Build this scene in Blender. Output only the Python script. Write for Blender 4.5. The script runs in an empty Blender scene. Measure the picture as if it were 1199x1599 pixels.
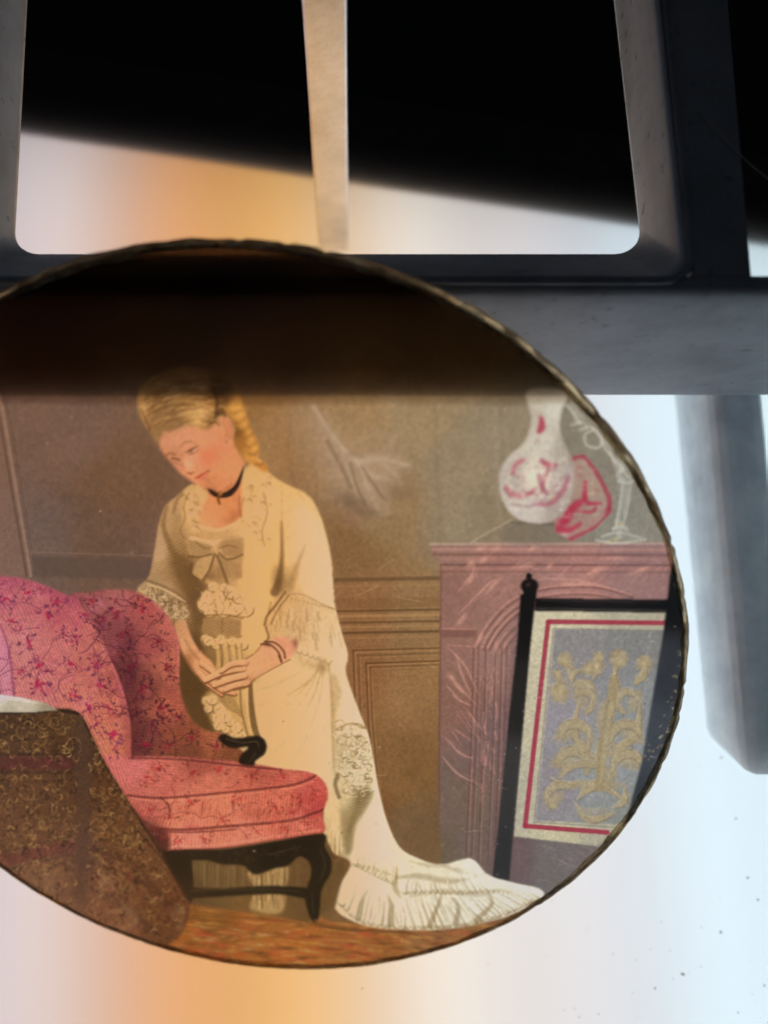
import bpy, bmesh, math, random
import numpy as np
from mathutils import Matrix, Vector

# ---------------------------------------------------------------- camera, world, lamps, exposure
scene = bpy.context.scene
MM = 0.001
CAM_H, CAM_TILT = 61.6, math.radians(11.7)
cam_data = bpy.data.cameras.new('camera')
cam = bpy.data.objects.new('camera', cam_data)
scene.collection.objects.link(cam)
cam.location = (0, 0, CAM_H * MM)
cam.rotation_euler = (CAM_TILT, 0, 0)
cam_data.sensor_fit = 'VERTICAL'
cam_data.sensor_height = 36.0
cam_data.lens = 36.0 * 1340 / 1599
cam_data.clip_start = 0.001
cam_data.clip_end = 20
cam_data.dof.use_dof = True
cam_data.dof.focus_distance = 0.0825
cam_data.dof.aperture_fstop = cam_data.lens / 1.9
scene.camera = cam

world = bpy.data.worlds.new('World')
scene.world = world
world.use_nodes = True
bg = world.node_tree.nodes['Background']
bg.inputs['Color'].default_value = (0.75, 0.85, 1.0, 1)
bg.inputs['Strength'].default_value = 0.022       # a nearly dark room

PANEL_Z = -45.7                                    # top of the light box diffuser, mm
STRIP_DEPTH = 14.0
STRIP_W = 4.0
STRIPS = [(-88, (3.9, 3.38, 3.9)), (-72, (3.64, 3.45, 3.8)), (-56, (2.95, 2.45, 2.95)), (-40, (3.95, 3.85, 3.9)),
          (-24, (4.1, 1.36, 0.0)), (-8, (4.45, 2.15, 0.0)), (8, (4.9, 4.85, 4.6)), (24, (3.71, 3.4, 3.5)),
          (40, (3.88, 4.88, 5.55)), (56, (3.72, 4.70, 4.97)), (72, (3.90, 4.91, 5.38)), (88, (4.71, 5.83, 6.21))]
DIFF_ALBEDO = 0.9
STRIP_GAIN = 1.02

scene.view_settings.view_transform = 'Standard'
scene.view_settings.look = 'None'
scene.view_settings.exposure = 0.0
scene.view_settings.gamma = 1.0
scene.view_settings.use_curve_mapping = False
scene.render.engine = 'CYCLES'
scene.cycles.max_bounces = 12
scene.cycles.transparent_max_bounces = 16
scene.cycles.transmission_bounces = 10
scene.cycles.glossy_bounces = 5
scene.cycles.diffuse_bounces = 4
scene.cycles.caustics_refractive = True
scene.cycles.caustics_reflective = True

COL = scene.collection
rng = random.Random(7)

# ---------------------------------------------------------------- helpers
def tag(o, label=None, cat=None, group=None, kind=None):
    if label: o['label'] = label
    if cat: o['category'] = cat
    if group: o['group'] = group
    if kind: o['kind'] = kind
    return o

def empty(name, loc, rot=None):
    o = bpy.data.objects.new(name, None)
    COL.objects.link(o)
    o.empty_display_size = 0.005
    m = Matrix.Translation(Vector(loc) * MM)
    if rot is not None: m = m @ rot.to_4x4()
    o.matrix_world = m
    return o

def link_mesh(name, verts, faces, mat, parent=None, smooth=False):
    """verts in mm, in the parent's local frame"""
    me = bpy.data.meshes.new(name)
    me.from_pydata([tuple(c * MM for c in v) for v in verts], [], faces)
    me.update()
    o = bpy.data.objects.new(name, me)
    COL.objects.link(o)
    if mat: me.materials.append(mat)
    if parent: o.parent = parent
    if smooth:
        for p in me.polygons: p.use_smooth = True
    return o

def fix_normals(o):
    bm = bmesh.new(); bm.from_mesh(o.data)
    bmesh.ops.recalc_face_normals(bm, faces=bm.faces)
    bm.to_mesh(o.data); bm.free()
    return o

def bevel(o, w, seg=2):
    bm = bmesh.new(); bm.from_mesh(o.data)
    bmesh.ops.recalc_face_normals(bm, faces=bm.faces)
    es = [e for e in bm.edges if len(e.link_faces) == 2 and e.calc_face_angle(0) > 0.5]
    bmesh.ops.bevel(bm, geom=es, offset=w * MM, segments=seg, profile=0.5, affect='EDGES', clamp_overlap=True)
    bm.to_mesh(o.data); bm.free()
    return o

def box8(name, p, mat, parent, bev=0.25):
    """p: eight corners, four of the lower ring then four of the upper ring"""
    f = [(0, 3, 2, 1), (4, 5, 6, 7), (0, 1, 5, 4), (1, 2, 6, 5), (2, 3, 7, 6), (3, 0, 4, 7)]
    o = link_mesh(name, p, f, mat, parent)
    return bevel(o, bev) if bev else fix_normals(o)

def box(name, x0, x1, y0, y1, z0, z1, mat, parent, bev=0.25):
    return box8(name, [(x0, y0, z0), (x1, y0, z0), (x1, y1, z0), (x0, y1, z0),
                       (x0, y0, z1), (x1, y0, z1), (x1, y1, z1), (x0, y1, z1)], mat, parent, bev)

def tube(name, pts, r, mat, parent=None, seg=8, closed=False):
    """round bar through points (mm); r is a number or a list"""
    P = [Vector(p) for p in pts]; n = len(P); V = []; F = []
    up = Vector((0, 0, 1))
    for i, p in enumerate(P):
        a = P[(i - 1) % n] if (closed or i > 0) else p
        b = P[(i + 1) % n] if (closed or i < n - 1) else p
        t = (b - a).normalized()
        s = t.cross(up)
        if s.length < 1e-4: s = t.cross(Vector((1, 0, 0)))
        s.normalize(); u = s.cross(t)
        rr = r[i] if isinstance(r, (list, tuple)) else r
        for k in range(seg):
            q = 2 * math.pi * k / seg
            V.append(p + (s * math.cos(q) + u * math.sin(q)) * rr)
    m = n if closed else n - 1
    for i in range(m):
        j = (i + 1) % n
        for k in range(seg):
            k2 = (k + 1) % seg
            F.append((i * seg + k, i * seg + k2, j * seg + k2, j * seg + k))
    if not closed:
        F.append(tuple(range(seg - 1, -1, -1))); F.append(tuple((n - 1) * seg + k for k in range(seg)))
    return fix_normals(link_mesh(name, V, F, mat, parent, smooth=True))

# ---------------------------------------------------------------- materials
def new_mat(name):
    m = bpy.data.materials.new(name); m.use_nodes = True
    nt = m.node_tree
    for n in list(nt.nodes): nt.nodes.remove(n)
    out = nt.nodes.new('ShaderNodeOutputMaterial')
    return m, nt, out

def node(nt, typ, **kw):
    n = nt.nodes.new(typ)
    for k, v in kw.items():
        if hasattr(n, k): setattr(n, k, v)
        else: n.inputs[k].default_value = v
    return n

def noise(nt, scale, detail=4, rough=0.55, vec=None, dist=0.0):
    n = nt.nodes.new('ShaderNodeTexNoise')
    n.inputs['Scale'].default_value = scale; n.inputs['Detail'].default_value = detail
    n.inputs['Roughness'].default_value = rough; n.inputs['Distortion'].default_value = dist
    if vec is not None: nt.links.new(vec, n.inputs['Vector'])
    return n

def ramp(nt, src, stops):
    r = nt.nodes.new('ShaderNodeValToRGB')
    e = r.color_ramp.elements
    while len(e) < len(stops): e.new(0.5)
    for i, (p, c) in enumerate(stops):
        e[i].position = p
        e[i].color = (c, c, c, 1) if isinstance(c, (int, float)) else (*c, 1)
    nt.links.new(src, r.inputs['Fac'])
    return r

def metal_mat(name, base, metallic, rough, speck=0.5, stain=0.35, scale=1.0):
    m, nt, out = new_mat(name)
    L = nt.links.new
    tc = nt.nodes.new('ShaderNodeTexCoord')
    vec = tc.outputs['Object']
    streak = nt.nodes.new('ShaderNodeMapping'); streak.inputs['Scale'].default_value = (1.0, 0.18, 1.0)
    L(vec, streak.inputs['Vector'])
    cloud = noise(nt, 130 * scale, 6, 0.6, streak.outputs['Vector'])
    spots = noise(nt, 900 * scale, 3, 0.5, vec)
    big = noise(nt, 170 * scale, 6, 0.6, vec, 0.0)
    rc = ramp(nt, cloud.outputs['Fac'], [(0.3, 0.75), (0.7, 1.12)])
    rs = ramp(nt, spots.outputs['Fac'], [(0.27, 1.0 - speck), (0.36, 1.0)])
    rb = ramp(nt, big.outputs['Fac'], [(0.30, 1.0 - stain), (0.58, 1.0)])
    mul1 = nt.nodes.new('ShaderNodeMix'); mul1.data_type = 'RGBA'; mul1.blend_type = 'MULTIPLY'; mul1.inputs[0].default_value = 1
    mul2 = nt.nodes.new('ShaderNodeMix'); mul2.data_type = 'RGBA'; mul2.blend_type = 'MULTIPLY'; mul2.inputs[0].default_value = 1
    mul3 = nt.nodes.new('ShaderNodeMix'); mul3.data_type = 'RGBA'; mul3.blend_type = 'MULTIPLY'; mul3.inputs[0].default_value = 1
    mul1.inputs[6].default_value = (*base, 1); L(rc.outputs['Color'], mul1.inputs[7])
    L(mul1.outputs[2], mul2.inputs[6]); L(rs.outputs['Color'], mul2.inputs[7])
    L(mul2.outputs[2], mul3.inputs[6]); L(rb.outputs['Color'], mul3.inputs[7])
    p = nt.nodes.new('ShaderNodeBsdfPrincipled')
    L(mul3.outputs[2], p.inputs['Base Color'])
    p.inputs['Metallic'].default_value = metallic
    rr = ramp(nt, cloud.outputs['Fac'], [(0.25, rough - 0.07), (0.75, rough + 0.1)])
    L(rr.outputs['Color'], p.inputs['Roughness'])
    bump = nt.nodes.new('ShaderNodeBump'); bump.inputs['Strength'].default_value = 0.25; bump.inputs['Distance'].default_value = 0.0002
    L(spots.outputs['Fac'], bump.inputs['Height']); L(bump.outputs['Normal'], p.inputs['Normal'])
    L(p.outputs['BSDF'], out.inputs['Surface'])
    return m

M_frame = metal_mat('satin_grey_metal', (0.31, 0.335, 0.385), 0.35, 0.55, speck=0.3, stain=0.22)
M_flange = metal_mat('worn_grey_metal', (0.74, 0.83, 0.95), 0.1, 0.5, speck=0.45, stain=0.2)
M_foot = metal_mat('milky_blue_grey_plastic', (0.84, 0.90, 0.97), 0.0, 0.5, speck=0.1, stain=0.25)
_p = [n for n in M_foot.node_tree.nodes if n.type == 'BSDF_PRINCIPLED'][0]
_p.inputs['Subsurface Weight'].default_value = 0.9; _p.inputs['Subsurface Radius'].default_value = (1, 1, 1); _p.inputs['Subsurface Scale'].default_value = 0.013
M_post = metal_mat('pale_satin_metal', (0.90, 0.88, 0.86), 0.9, 0.36, speck=0.05, stain=0.08)

def plain(name, base, rough=0.6, sc=300, var=0.25):
    m, nt, out = new_mat(name); L = nt.links.new
    tc = nt.nodes.new('ShaderNodeTexCoord')
    n = noise(nt, sc, 5, 0.6, tc.outputs['Object'])
    r = ramp(nt, n.outputs['Fac'], [(0.3, tuple(c * (1 - var) for c in base)), (0.7, tuple(c * (1 + var) for c in base))])
    p = nt.nodes.new('ShaderNodeBsdfPrincipled'); p.inputs['Roughness'].default_value = rough
    L(r.outputs['Color'], p.inputs['Base Color']); L(p.outputs['BSDF'], out.inputs['Surface'])
    return m

M_black = plain('black_housing', (0.012, 0.012, 0.013), 0.7)
M_table = plain('dark_table', (0.010, 0.010, 0.011), 0.8, 40)
M_dust = plain('grey_dust', (0.06, 0.05, 0.045), 0.9)
M_hair = plain('pale_fibre', (0.6, 0.58, 0.55), 0.5)
M_white = plain('white_reflector', (0.8, 0.8, 0.8), 0.8)

# diffuser sheet: opal film that scatters the light of the strips below
M_diff, nt, out = new_mat('opal_diffuser')
tr = nt.nodes.new('ShaderNodeBsdfTranslucent')
tc = nt.nodes.new('ShaderNodeTexCoord')
n_ = noise(nt, 25, 3, 0.5, tc.outputs['Object'])
r_ = ramp(nt, n_.outputs['Fac'], [(0.3, DIFF_ALBEDO - 0.012), (0.7, DIFF_ALBEDO + 0.012)])
nt.links.new(r_.outputs['Color'], tr.inputs['Color'])
nt.links.new(tr.outputs['BSDF'], out.inputs['Surface'])

# ---------------------------------------------------------------- table and light box
table = link_mesh('table', [(-900, -700, -78), (900, -700, -78), (900, 900, -78), (-900, 900, -78)], [(0, 1, 2, 3)], M_table)
tag(table, kind='structure')

BOX_ROT = math.radians(-9.5)
box_c = (-11.6, -1.2, -78.0)
lb = empty('light_box', box_c, Matrix.Rotation(BOX_ROT, 3, 'Z'))
tag(lb, 'black light box with a glowing white top lit warm in the middle', 'light box')
bw, bh = 115.0, 79.0
lip = 70.0
ztop = PANEL_Z + 78.0
diff = link_mesh('diffuser', [(-bw, -bh, ztop), (bw, -bh, ztop), (bw, bh, ztop), (-bw, bh, ztop)], [(0, 1, 2, 3)], M_diff, lb)
t = 5.0
box('housing_wall', -bw - t, bw + t, bh + 0.02, bh + t, 0, ztop - 0.15, M_black, lb, 0.4)
box('housing_wall', -bw - t, bw + t, -bh - t, -bh - 0.02, 0, ztop - 0.15, M_black, lb, 0.4)
box('housing_wall', -bw - t, -bw - 0.02, -bh, bh, 0, ztop - 0.15, M_black, lb, 0.4)
box('housing_wall', bw + 0.02, bw + t, -bh, bh, 0, ztop - 0.15, M_black, lb, 0.4)
box('light_mask_lip', -bw, bw, lip, bh - 0.05, ztop - 1.4, ztop - 0.65, M_black, lb, 0)  # added unseen lip, blocks strip light so the lit edge fades softly
box('base_plate', -bw, bw, -bh, bh, 0.3, 2.0, M_black, lb, 0)
# LED strips below the diffuser
for i, (sx, g) in enumerate(STRIPS):
    ld = bpy.data.lights.new('led_strip', 'AREA')
    yend = 67.2 - 0.167 * sx + 7.0; ybot = -78.0; sl = yend - ybot
    ld.shape = 'RECTANGLE'; ld.size = STRIP_W * MM; ld.size_y = sl * MM
    gm = max(g)
    Ls = gm * math.pi / (DIFF_ALBEDO * STRIP_W)
    ld.energy = STRIP_GAIN * Ls * math.pi * (STRIP_W * MM) * (sl * MM)
    ld.color = tuple(c / gm for c in g)
    lo = bpy.data.objects.new('led_strip', ld); COL.objects.link(lo)
    lo.parent = lb
    wm = Matrix.Translation(Vector((sx - 2.0, (yend + ybot) / 2, PANEL_Z - STRIP_DEPTH)) * MM) @ Matrix.Rotation(math.radians(2.5), 4, 'Z') @ Matrix.Rotation(math.pi, 4, 'X')
    lo.matrix_parent_inverse = lb.matrix_world.inverted()
    lo.matrix_basis = wm

# ---------------------------------------------------------------- metal frame standing on the light box
ZT = -2.0
fr = empty('metal_frame', (76, 35, PANEL_Z))
tag(fr, 'grey satin metal frame with rounded opening standing on the light box', 'frame')
def fbox(name, x0, x1, y0, y1, z0, z1, mat=M_frame, bev=0.25):
    o = box(name, x0, x1, y0, y1, z0, z1, mat, None, bev); o.parent = fr; o.matrix_parent_inverse = fr.matrix_world.inverted(); return o
def fadopt(o):
    o.parent = fr; o.matrix_parent_inverse = fr.matrix_world.inverted(); return o
cb = [(30.9, -24.7), (30.45, -24.5), (30.3, -24.1), (30.15, -21), (30.05, -17), (30.1, -13), (30.25, -9.5), (30.5, -6.5), (30.8, -4.2), (31.1, -2.8), (31.5, -2.1), (31.9, ZT), (32.5, ZT), (32.5, -24.7)]
xs_ = [-80 + 4 * k for k in range(41)]
V = [(x, y, z) for x in xs_ for y, z in cb]; nc = len(cb)
F = [(i * nc + k, i * nc + (k + 1) % nc, (i + 1) * nc + (k + 1) % nc, (i + 1) * nc + k) for i in range(40) for k in range(nc)]
F += [tuple(range(nc - 1, -1, -1)), tuple(40 * nc + k for k in range(nc))]
co = link_mesh('crossbar', V, F, M_frame, None, smooth=True); fix_normals(co); fadopt(co)
fadopt(box8('side_rail', [(24.9, 32.3, -12), (29.5, 32.3, -12), (29.7, 72, -12), (24.4, 72, -12),
                          (24.75, 32.4, ZT - .01), (29.5, 32.4, ZT - .01), (29.8, 72, ZT - .01), (24.0, 72, ZT - .01)], M_frame, None, 0.2))
fadopt(box8('side_rail', [(-41, 32.3, -12), (-35.6, 32.3, -12), (-35.9, 72, -12), (-41, 72, -12),
                          (-41, 32.4, ZT - .01), (-35.4, 32.4, ZT - .01), (-35.7, 72, ZT - .01), (-41, 72, ZT - .01)], M_frame, None, 0.2))
# funnel-shaped flange round the opening: upper contour A, lower contour B
def contour(xl0, xr0, xl1, xr1, y0, y1, r, z, n=7):
    P = [(xl1, y1, z)]
    for k in range(n + 1):
        q = math.pi + (math.pi / 2) * k / n
        P.append((xl0 + r + r * math.cos(q), y0 + r + r * math.sin(q), z))
    for k in range(n + 1):
        q = 1.5 * math.pi + (math.pi / 2) * k / n
        P.append((xr0 - r + r * math.cos(q), y0 + r + r * math.sin(q), z))
    P.append((xr1, y1, z))
    return P
A = contour(-35.2, 24.35, -35.5, 23.4, 32.35, 72, 2.3, ZT + 0.02)
A2 = contour(-34.9, 24.0, -35.2, 23.05, 32.9, 72, 2.2, ZT - 0.7)
B = contour(-34.0, 23.55, -35.2, 22.3, 38.9, 72, 2.6, ZT - 8.26)
V = []; F = []
def lerp(p, q, t_): return tuple(p[i] + (q[i] - p[i]) * t_ for i in range(3))
rows = [A, A2] + [[lerp(a_, b_, k / 4) for a_, b_ in zip(A2, B)] for k in range(1, 5)]
Bo = [(p[0], p[1], p[2] - 0.5) for p in B]
rows.append(Bo)
Ao = contour(-35.3, 24.6, -35.6, 23.7, 31.9, 72, 2.3, ZT - 1.5)
rows.append(Ao)
nn = len(A)
for r0 in rows: V += r0
for i in range(len(rows)):
    i2 = (i + 1) % len(rows)
    for k in range(nn - 1):
        F.append((i * nn + k, i * nn + k + 1, i2 * nn + k + 1, i2 * nn + k))
fl = link_mesh('opening_flange', V, F, M_flange, None, smooth=True); fix_normals(fl); fadopt(fl)
bead = contour(-35.5, 24.75, -35.8, 23.85, 32.0, 72, 2.5, ZT + 0.02)
fadopt(tube('rim_bead', bead, 0.3, M_frame, None, 8))
# foot reaching out below the crossbar, lying on the diffuser
fadopt(box8('foot', [(38.6, -5.4, PANEL_Z + .03), (48.0, -5.4, PANEL_Z + .03), (48.0, 42.0, PANEL_Z + .03), (37.4, 42.0, PANEL_Z + .03),
                     (39.6, -9.6, -36.0), (45.2, -9.6, -36.0), (45.2, 42.0, -36.0), (39.1, 42.0, -36.0)], M_foot, None, 1.3))
fbox('strut', 40.5, 44.5, 37.5, 41.5, -36.3, -11)
fbox('gusset', 40.5, 44.5, 31.9, 41.5, -13.5, -11)
# post in the middle of the opening, foot on the diffuser
fadopt(box8('post', [(-8.9, 58.5, PANEL_Z), (-4.85, 58.5, PANEL_Z), (-4.85, 62, PANEL_Z), (-8.9, 62, PANEL_Z),
                     (-6.6, 58.4, 12), (-2.6, 58.4, 12), (-2.6, 62, 12), (-6.6, 62, 12)], M_post, None, 0.3))
fbox('upper_bar', -41, 29.8, 61.0, 68, 5, 12)
fbox('riser', -41, -35.9, 61.2, 68, ZT, 5.1)
fbox('riser', 24.6, 29.8, 61.2, 68, ZT, 5.1)
for sx in (-79.5, 73.5):
    fbox('leg', sx, sx + 6, 31.8, 37.8, PANEL_Z, ZT - 0.5)
# ---------------------------------------------------------------- the glass slide's picture: painted in drawing units, carried by a fine mesh
X0, Y0, NX, NY = -310, 345, 1430, 1200
YY, XX = np.mgrid[Y0:Y0 + NY, X0:X0 + NX].astype(np.float32)
CV = np.zeros((NY, NX, 3), np.float32)
ID = np.zeros((NY, NX), np.int16)
nr = np.random.RandomState(11)

def vnoise(sx, sy=None, seed=0, ang=0.0):
    """smooth value noise, 0..1, cell size sx by sy drawing units, turned by ang"""
    sy = sy or sx
    r = np.random.RandomState(seed)
    c_, s_ = math.cos(ang), math.sin(ang)
    u = ((XX - X0) * c_ + (YY - Y0) * s_) / sx; v = (-(XX - X0) * s_ + (YY - Y0) * c_) / sy
    u = u - u.min(); v = v - v.min()
    g = r.rand(int(v.max()) + 3, int(u.max()) + 3).astype(np.float32)
    i = u.astype(int); j = v.astype(int); fu = u - i; fv = v - j
    fu = fu * fu * (3 - 2 * fu); fv = fv * fv * (3 - 2 * fv)
    return (g[j, i] * (1 - fu) + g[j, i + 1] * fu) * (1 - fv) + (g[j + 1, i] * (1 - fu) + g[j + 1, i + 1] * fu) * fv

def fbm(s, seed, ang=0.0, asp=1.0):
    return 0.5 * vnoise(s, s * asp, seed, ang) + 0.3 * vnoise(s / 2.1, s * asp / 2.1, seed + 1, ang) + 0.2 * vnoise(s / 4.3, s * asp / 4.3, seed + 2, ang)

def spline(pts, closed=True, n=7):
    P = np.array(pts, float); m = len(P); out = []
    for i in range(m if closed else m - 1):
        if closed: p0, p1, p2, p3 = P[(i - 1) % m], P[i], P[(i + 1) % m], P[(i + 2) % m]
        else: p0, p1, p2, p3 = P[max(i - 1, 0)], P[i], P[i + 1], P[min(i + 2, m - 1)]
        for k in range(n):
            t_ = k / n
            out.append(0.5 * ((2 * p1) + (p2 - p0) * t_ + (2 * p0 - 5 * p1 + 4 * p2 - p3) * t_ ** 2 + (3 * p1 - p0 - 3 * p2 + p3) * t_ ** 3))
    if not closed: out.append(P[-1])
    return np.array(out)

def blur(m, s):
    if s <= 0: return m
    k = max(1, int(s * 2.5 + 0.5)); w = np.exp(-0.5 * (np.arange(-k, k + 1) / s) ** 2); w /= w.sum()
    for ax in (0, 1):
        p = np.pad(m, [(k, k) if a_ == ax else (0, 0) for a_ in (0, 1)], mode='edge'); o = np.zeros_like(m)
        for q in range(2 * k + 1):
            o += w[q] * (p[q:q + m.shape[0], :] if ax == 0 else p[:, q:q + m.shape[1]])
        m = o
    return m

def bbox(P, pad):
    x0 = max(int(P[:, 0].min() - pad) - X0, 0); x1 = min(int(P[:, 0].max() + pad) + 2 - X0, NX)
    y0 = max(int(P[:, 1].min() - pad) - Y0, 0); y1 = min(int(P[:, 1].max() + pad) + 2 - Y0, NY)
    return (slice(y0, max(y1, y0)), slice(x0, max(x1, x0)))

def pmask(pts, soft=0.8, sm=True):
    P = spline(pts) if sm else np.array(pts, float)
    s = bbox(P, soft * 3 + 2)
    x, y = XX[s] + 0.01, YY[s] + 0.013
    ins = np.zeros(x.shape, bool)
    for i in range(len(P)):
        ax, ay = P[i]; bx, by = P[(i + 1) % len(P)]
        if ay == by: continue
        c_ = ((ay > y) != (by > y)) & (x < (bx - ax) * (y - ay) / (by - ay) + ax)
        ins ^= c_
    return s, blur(ins.astype(np.float32), soft)

def colour(c, s):
    """one colour, or a smooth field through (x, y, (r, g, b)) points"""
    if not isinstance(c, list): return np.array(c, np.float32) / 255
    x, y = XX[s], YY[s]; num = 0; den = 0
    for px, py, k in c:
        w = 1 / ((x - px) ** 2 + (y - py) ** 2 + 80) ** 1.9
        num = num + w[..., None] * np.array(k, np.float32); den = den + w
    return num / den[..., None] / 255

def put(s, m, c, a=1.0, clip=None, mul=False):
    if clip is not None:
        k = np.isin(ID[s], clip if isinstance(clip, (list, tuple)) else [clip]); m = m * k
    m = (m * a)[..., None]; col = colour(c, s)
    CV[s] = CV[s] * (1 - m + m * col) if mul else CV[s] * (1 - m) + col * m

def fill(pts, c, soft=0.8, a=1.0, id=None, sm=True, clip=None, mul=False):
    s, m = pmask(pts, soft, sm)
    put(s, m, c, a, clip, mul)
    if id is not None:
        k = m > 0.5
        if clip is not None: k &= np.isin(ID[s], clip if isinstance(clip, (list, tuple)) else [clip])
        ID[s][k] = id

def line(pts, w, c, a=1.0, soft=1.0, clip=None, taper=0.0, sm=True, mul=False, id=None, n=6):
    P = spline(pts, False, n) if (sm and len(pts) > 2) else np.array(pts, float)
    if len(P) < 2: return
    W = np.full(len(P), (max(w) if isinstance(w, (list, tuple)) else w) / 2.0)
    if isinstance(w, (list, tuple)): W = np.interp(np.linspace(0, 1, len(P)), np.linspace(0, 1, len(w)), np.array(w) / 2.0)
    elif taper:
        t_ = np.linspace(0, 1, len(P)); W = W * (1 - taper * np.abs(2 * t_ - 1) ** 1.5)
    s = bbox(P, W.max() + soft + 1)
    x, y = XX[s], YY[s]
    if x.size == 0: return
    best = np.full(x.shape, -1e9, np.float32)
    for i in range(len(P) - 1):
        ax, ay = P[i]; dx, dy = P[i + 1] - P[i]; l2 = dx * dx + dy * dy + 1e-9
        t_ = np.clip(((x - ax) * dx + (y - ay) * dy) / l2, 0, 1)
        d = np.sqrt((x - ax - t_ * dx) ** 2 + (y - ay - t_ * dy) ** 2)
        best = np.maximum(best, W[i] + (W[i + 1] - W[i]) * t_ - d)
    m = np.clip(best / soft + 0.5, 0, 1)
    put(s, m, c, a, clip, mul)
    if id is not None: ID[s][m > 0.5] = id

def blob(x, y, rx, ry, c, a=1.0, ang=0.0, clip=None, mul=False, hard=0.0):
    r = max(rx, ry) * 2.6
    s = bbox(np.array([[x - r, y - r], [x + r, y + r]]), 1)
    u, v = XX[s] - x, YY[s] - y
    if u.size == 0: return
    q = math.radians(ang); u2 = u * math.cos(q) + v * math.sin(q); v2 = -u * math.sin(q) + v * math.cos(q)
    d2 = (u2 / rx) ** 2 + (v2 / ry) ** 2
    m = np.clip((1 - np.sqrt(d2)) / max(1e-3, 1 - hard) * 1.5, 0, 1) if hard else np.exp(-d2 * 1.2)
    put(s, m.astype(np.float32), c, a, clip, mul)

def hatch(ids, period, ang, amp, seed, wob=6.0, field=None):
    k = np.isin(ID, ids)
    q = math.radians(ang)
    ph = (XX * math.cos(q) + YY * math.sin(q)) + wob * (vnoise(60, 60, seed) - 0.5) * 2
    h = 0.5 + 0.5 * np.sin(2 * math.pi * ph / period)
    m = amp * h * k
    if field is not None: m = m * field
    CV[...] *= (1 + 0.45 * amp * k * (1 if field is None else field) - m)[..., None]

WALL, MANTEL, VASE, PLATE, CANDLE, SCREEN, WOMAN, CHAIR, CLOTH, BOOK, FLOOR = range(11)

# --- wall
put((slice(0, NY), slice(0, NX)), np.ones((NY, NX), np.float32), [
    (-250, 600, (112, 84, 76)), (-150, 850, (106, 84, 78)), (20, 520, (116, 86, 72)), (120, 680, (122, 92, 76)), (60, 850, (112, 90, 80)), (170, 850, (112, 84, 66)), (190, 740, (116, 84, 60)),
    (300, 500, (128, 90, 54)), (400, 600, (150, 110, 62)), (450, 680, (160, 122, 76)), (560, 660, (166, 134, 92)), (650, 650, (164, 138, 102)), (600, 800, (148, 118, 82)), (540, 870, (136, 102, 64)),
    (700, 560, (150, 128, 98)), (720, 720, (154, 134, 106)), (720, 820, (148, 130, 104)), (780, 700, (148, 132, 108)), (900, 640, (140, 130, 112)), (1000, 800, (138, 134, 122)), (950, 720, (140, 132, 118)),
    (560, 950, (148, 106, 66)), (650, 960, (150, 116, 78)), (560, 1060, (140, 98, 60)), (640, 1080, (150, 112, 72)), (620, 1200, (132, 96, 58)), (650, 1300, (122, 94, 64)), (560, 1250, (118, 78, 44)),
    (230, 1340, (104, 76, 46)), (380, 1350, (122, 92, 54)), (-200, 1200, (105, 80, 66))])
CV *= (0.93 + 0.14 * fbm(90, 21))[..., None]
CV *= (0.975 + 0.05 * vnoise(2.4, 9, 31))[..., None]
CV *= (0.95 + 0.10 * vnoise(2.0, 2.0, 32))[..., None]
# door frame on the left, dado
fill([(-320, 540), (-30, 540), (6, 640), (50, 905), (-320, 905)], (148, 110, 88), 1.5, 0.35, sm=False)
line([(-25, 540), (6, 640), (50, 900)], 4, (170, 134, 108), 0.55, 1.5, sm=False)
line([(-30, 560), (0, 650), (43, 900)], 3, (86, 62, 50), 0.6, 1.5, sm=False)
line([(-16, 540), (14, 640), (57, 895)], 2, (88, 66, 54), 0.4, 1.5, sm=False)
fill([(52, 868), (240, 874), (240, 905), (54, 900)], (92, 74, 64), 2.0, 0.6, sm=False)
line([(50, 862), (240, 868)], 2, (150, 122, 104), 0.35, 1.4, sm=False)
# dado rail and panels between dress and mantel
for y, w, c, a in [(903, 6, (96, 70, 44), .6), (913, 3, (170, 132, 88), .35), (940, 16, (120, 84, 50), .35), (952, 3, (84, 56, 32), .65), (960, 4, (186, 142, 92), .5), (970, 3, (90, 60, 34), .6),
                   (977, 3, (182, 138, 90), .4), (986, 4, (88, 58, 34), .6), (994, 2, (176, 132, 84), .3)]:
    line([(520, y + 3), (690, y)], w, c, a, 1.5, sm=False)
for dx, a in [(0, .55), (8, .35), (20, .6), (26, .35)]:
    line([(552 + dx, 1016 + dx), (690, 1012 + dx)], 2.2, (86, 54, 30), a, 1.3, sm=False)
    line([(552 + dx, 1016 + dx), (556 + dx, 1130), (572 + dx, 1300)], 2.2, (86, 54, 30), a, 1.3, sm=False)
    line([(555 + dx, 1019 + dx), (690, 1015 + dx)], 1.6, (190, 146, 96), a * .6, 1.2, sm=False)
    line([(555 + dx, 1019 + dx), (559 + dx, 1130), (575 + dx, 1300)], 1.6, (190, 146, 96), a * .6, 1.2, sm=False)
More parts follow.
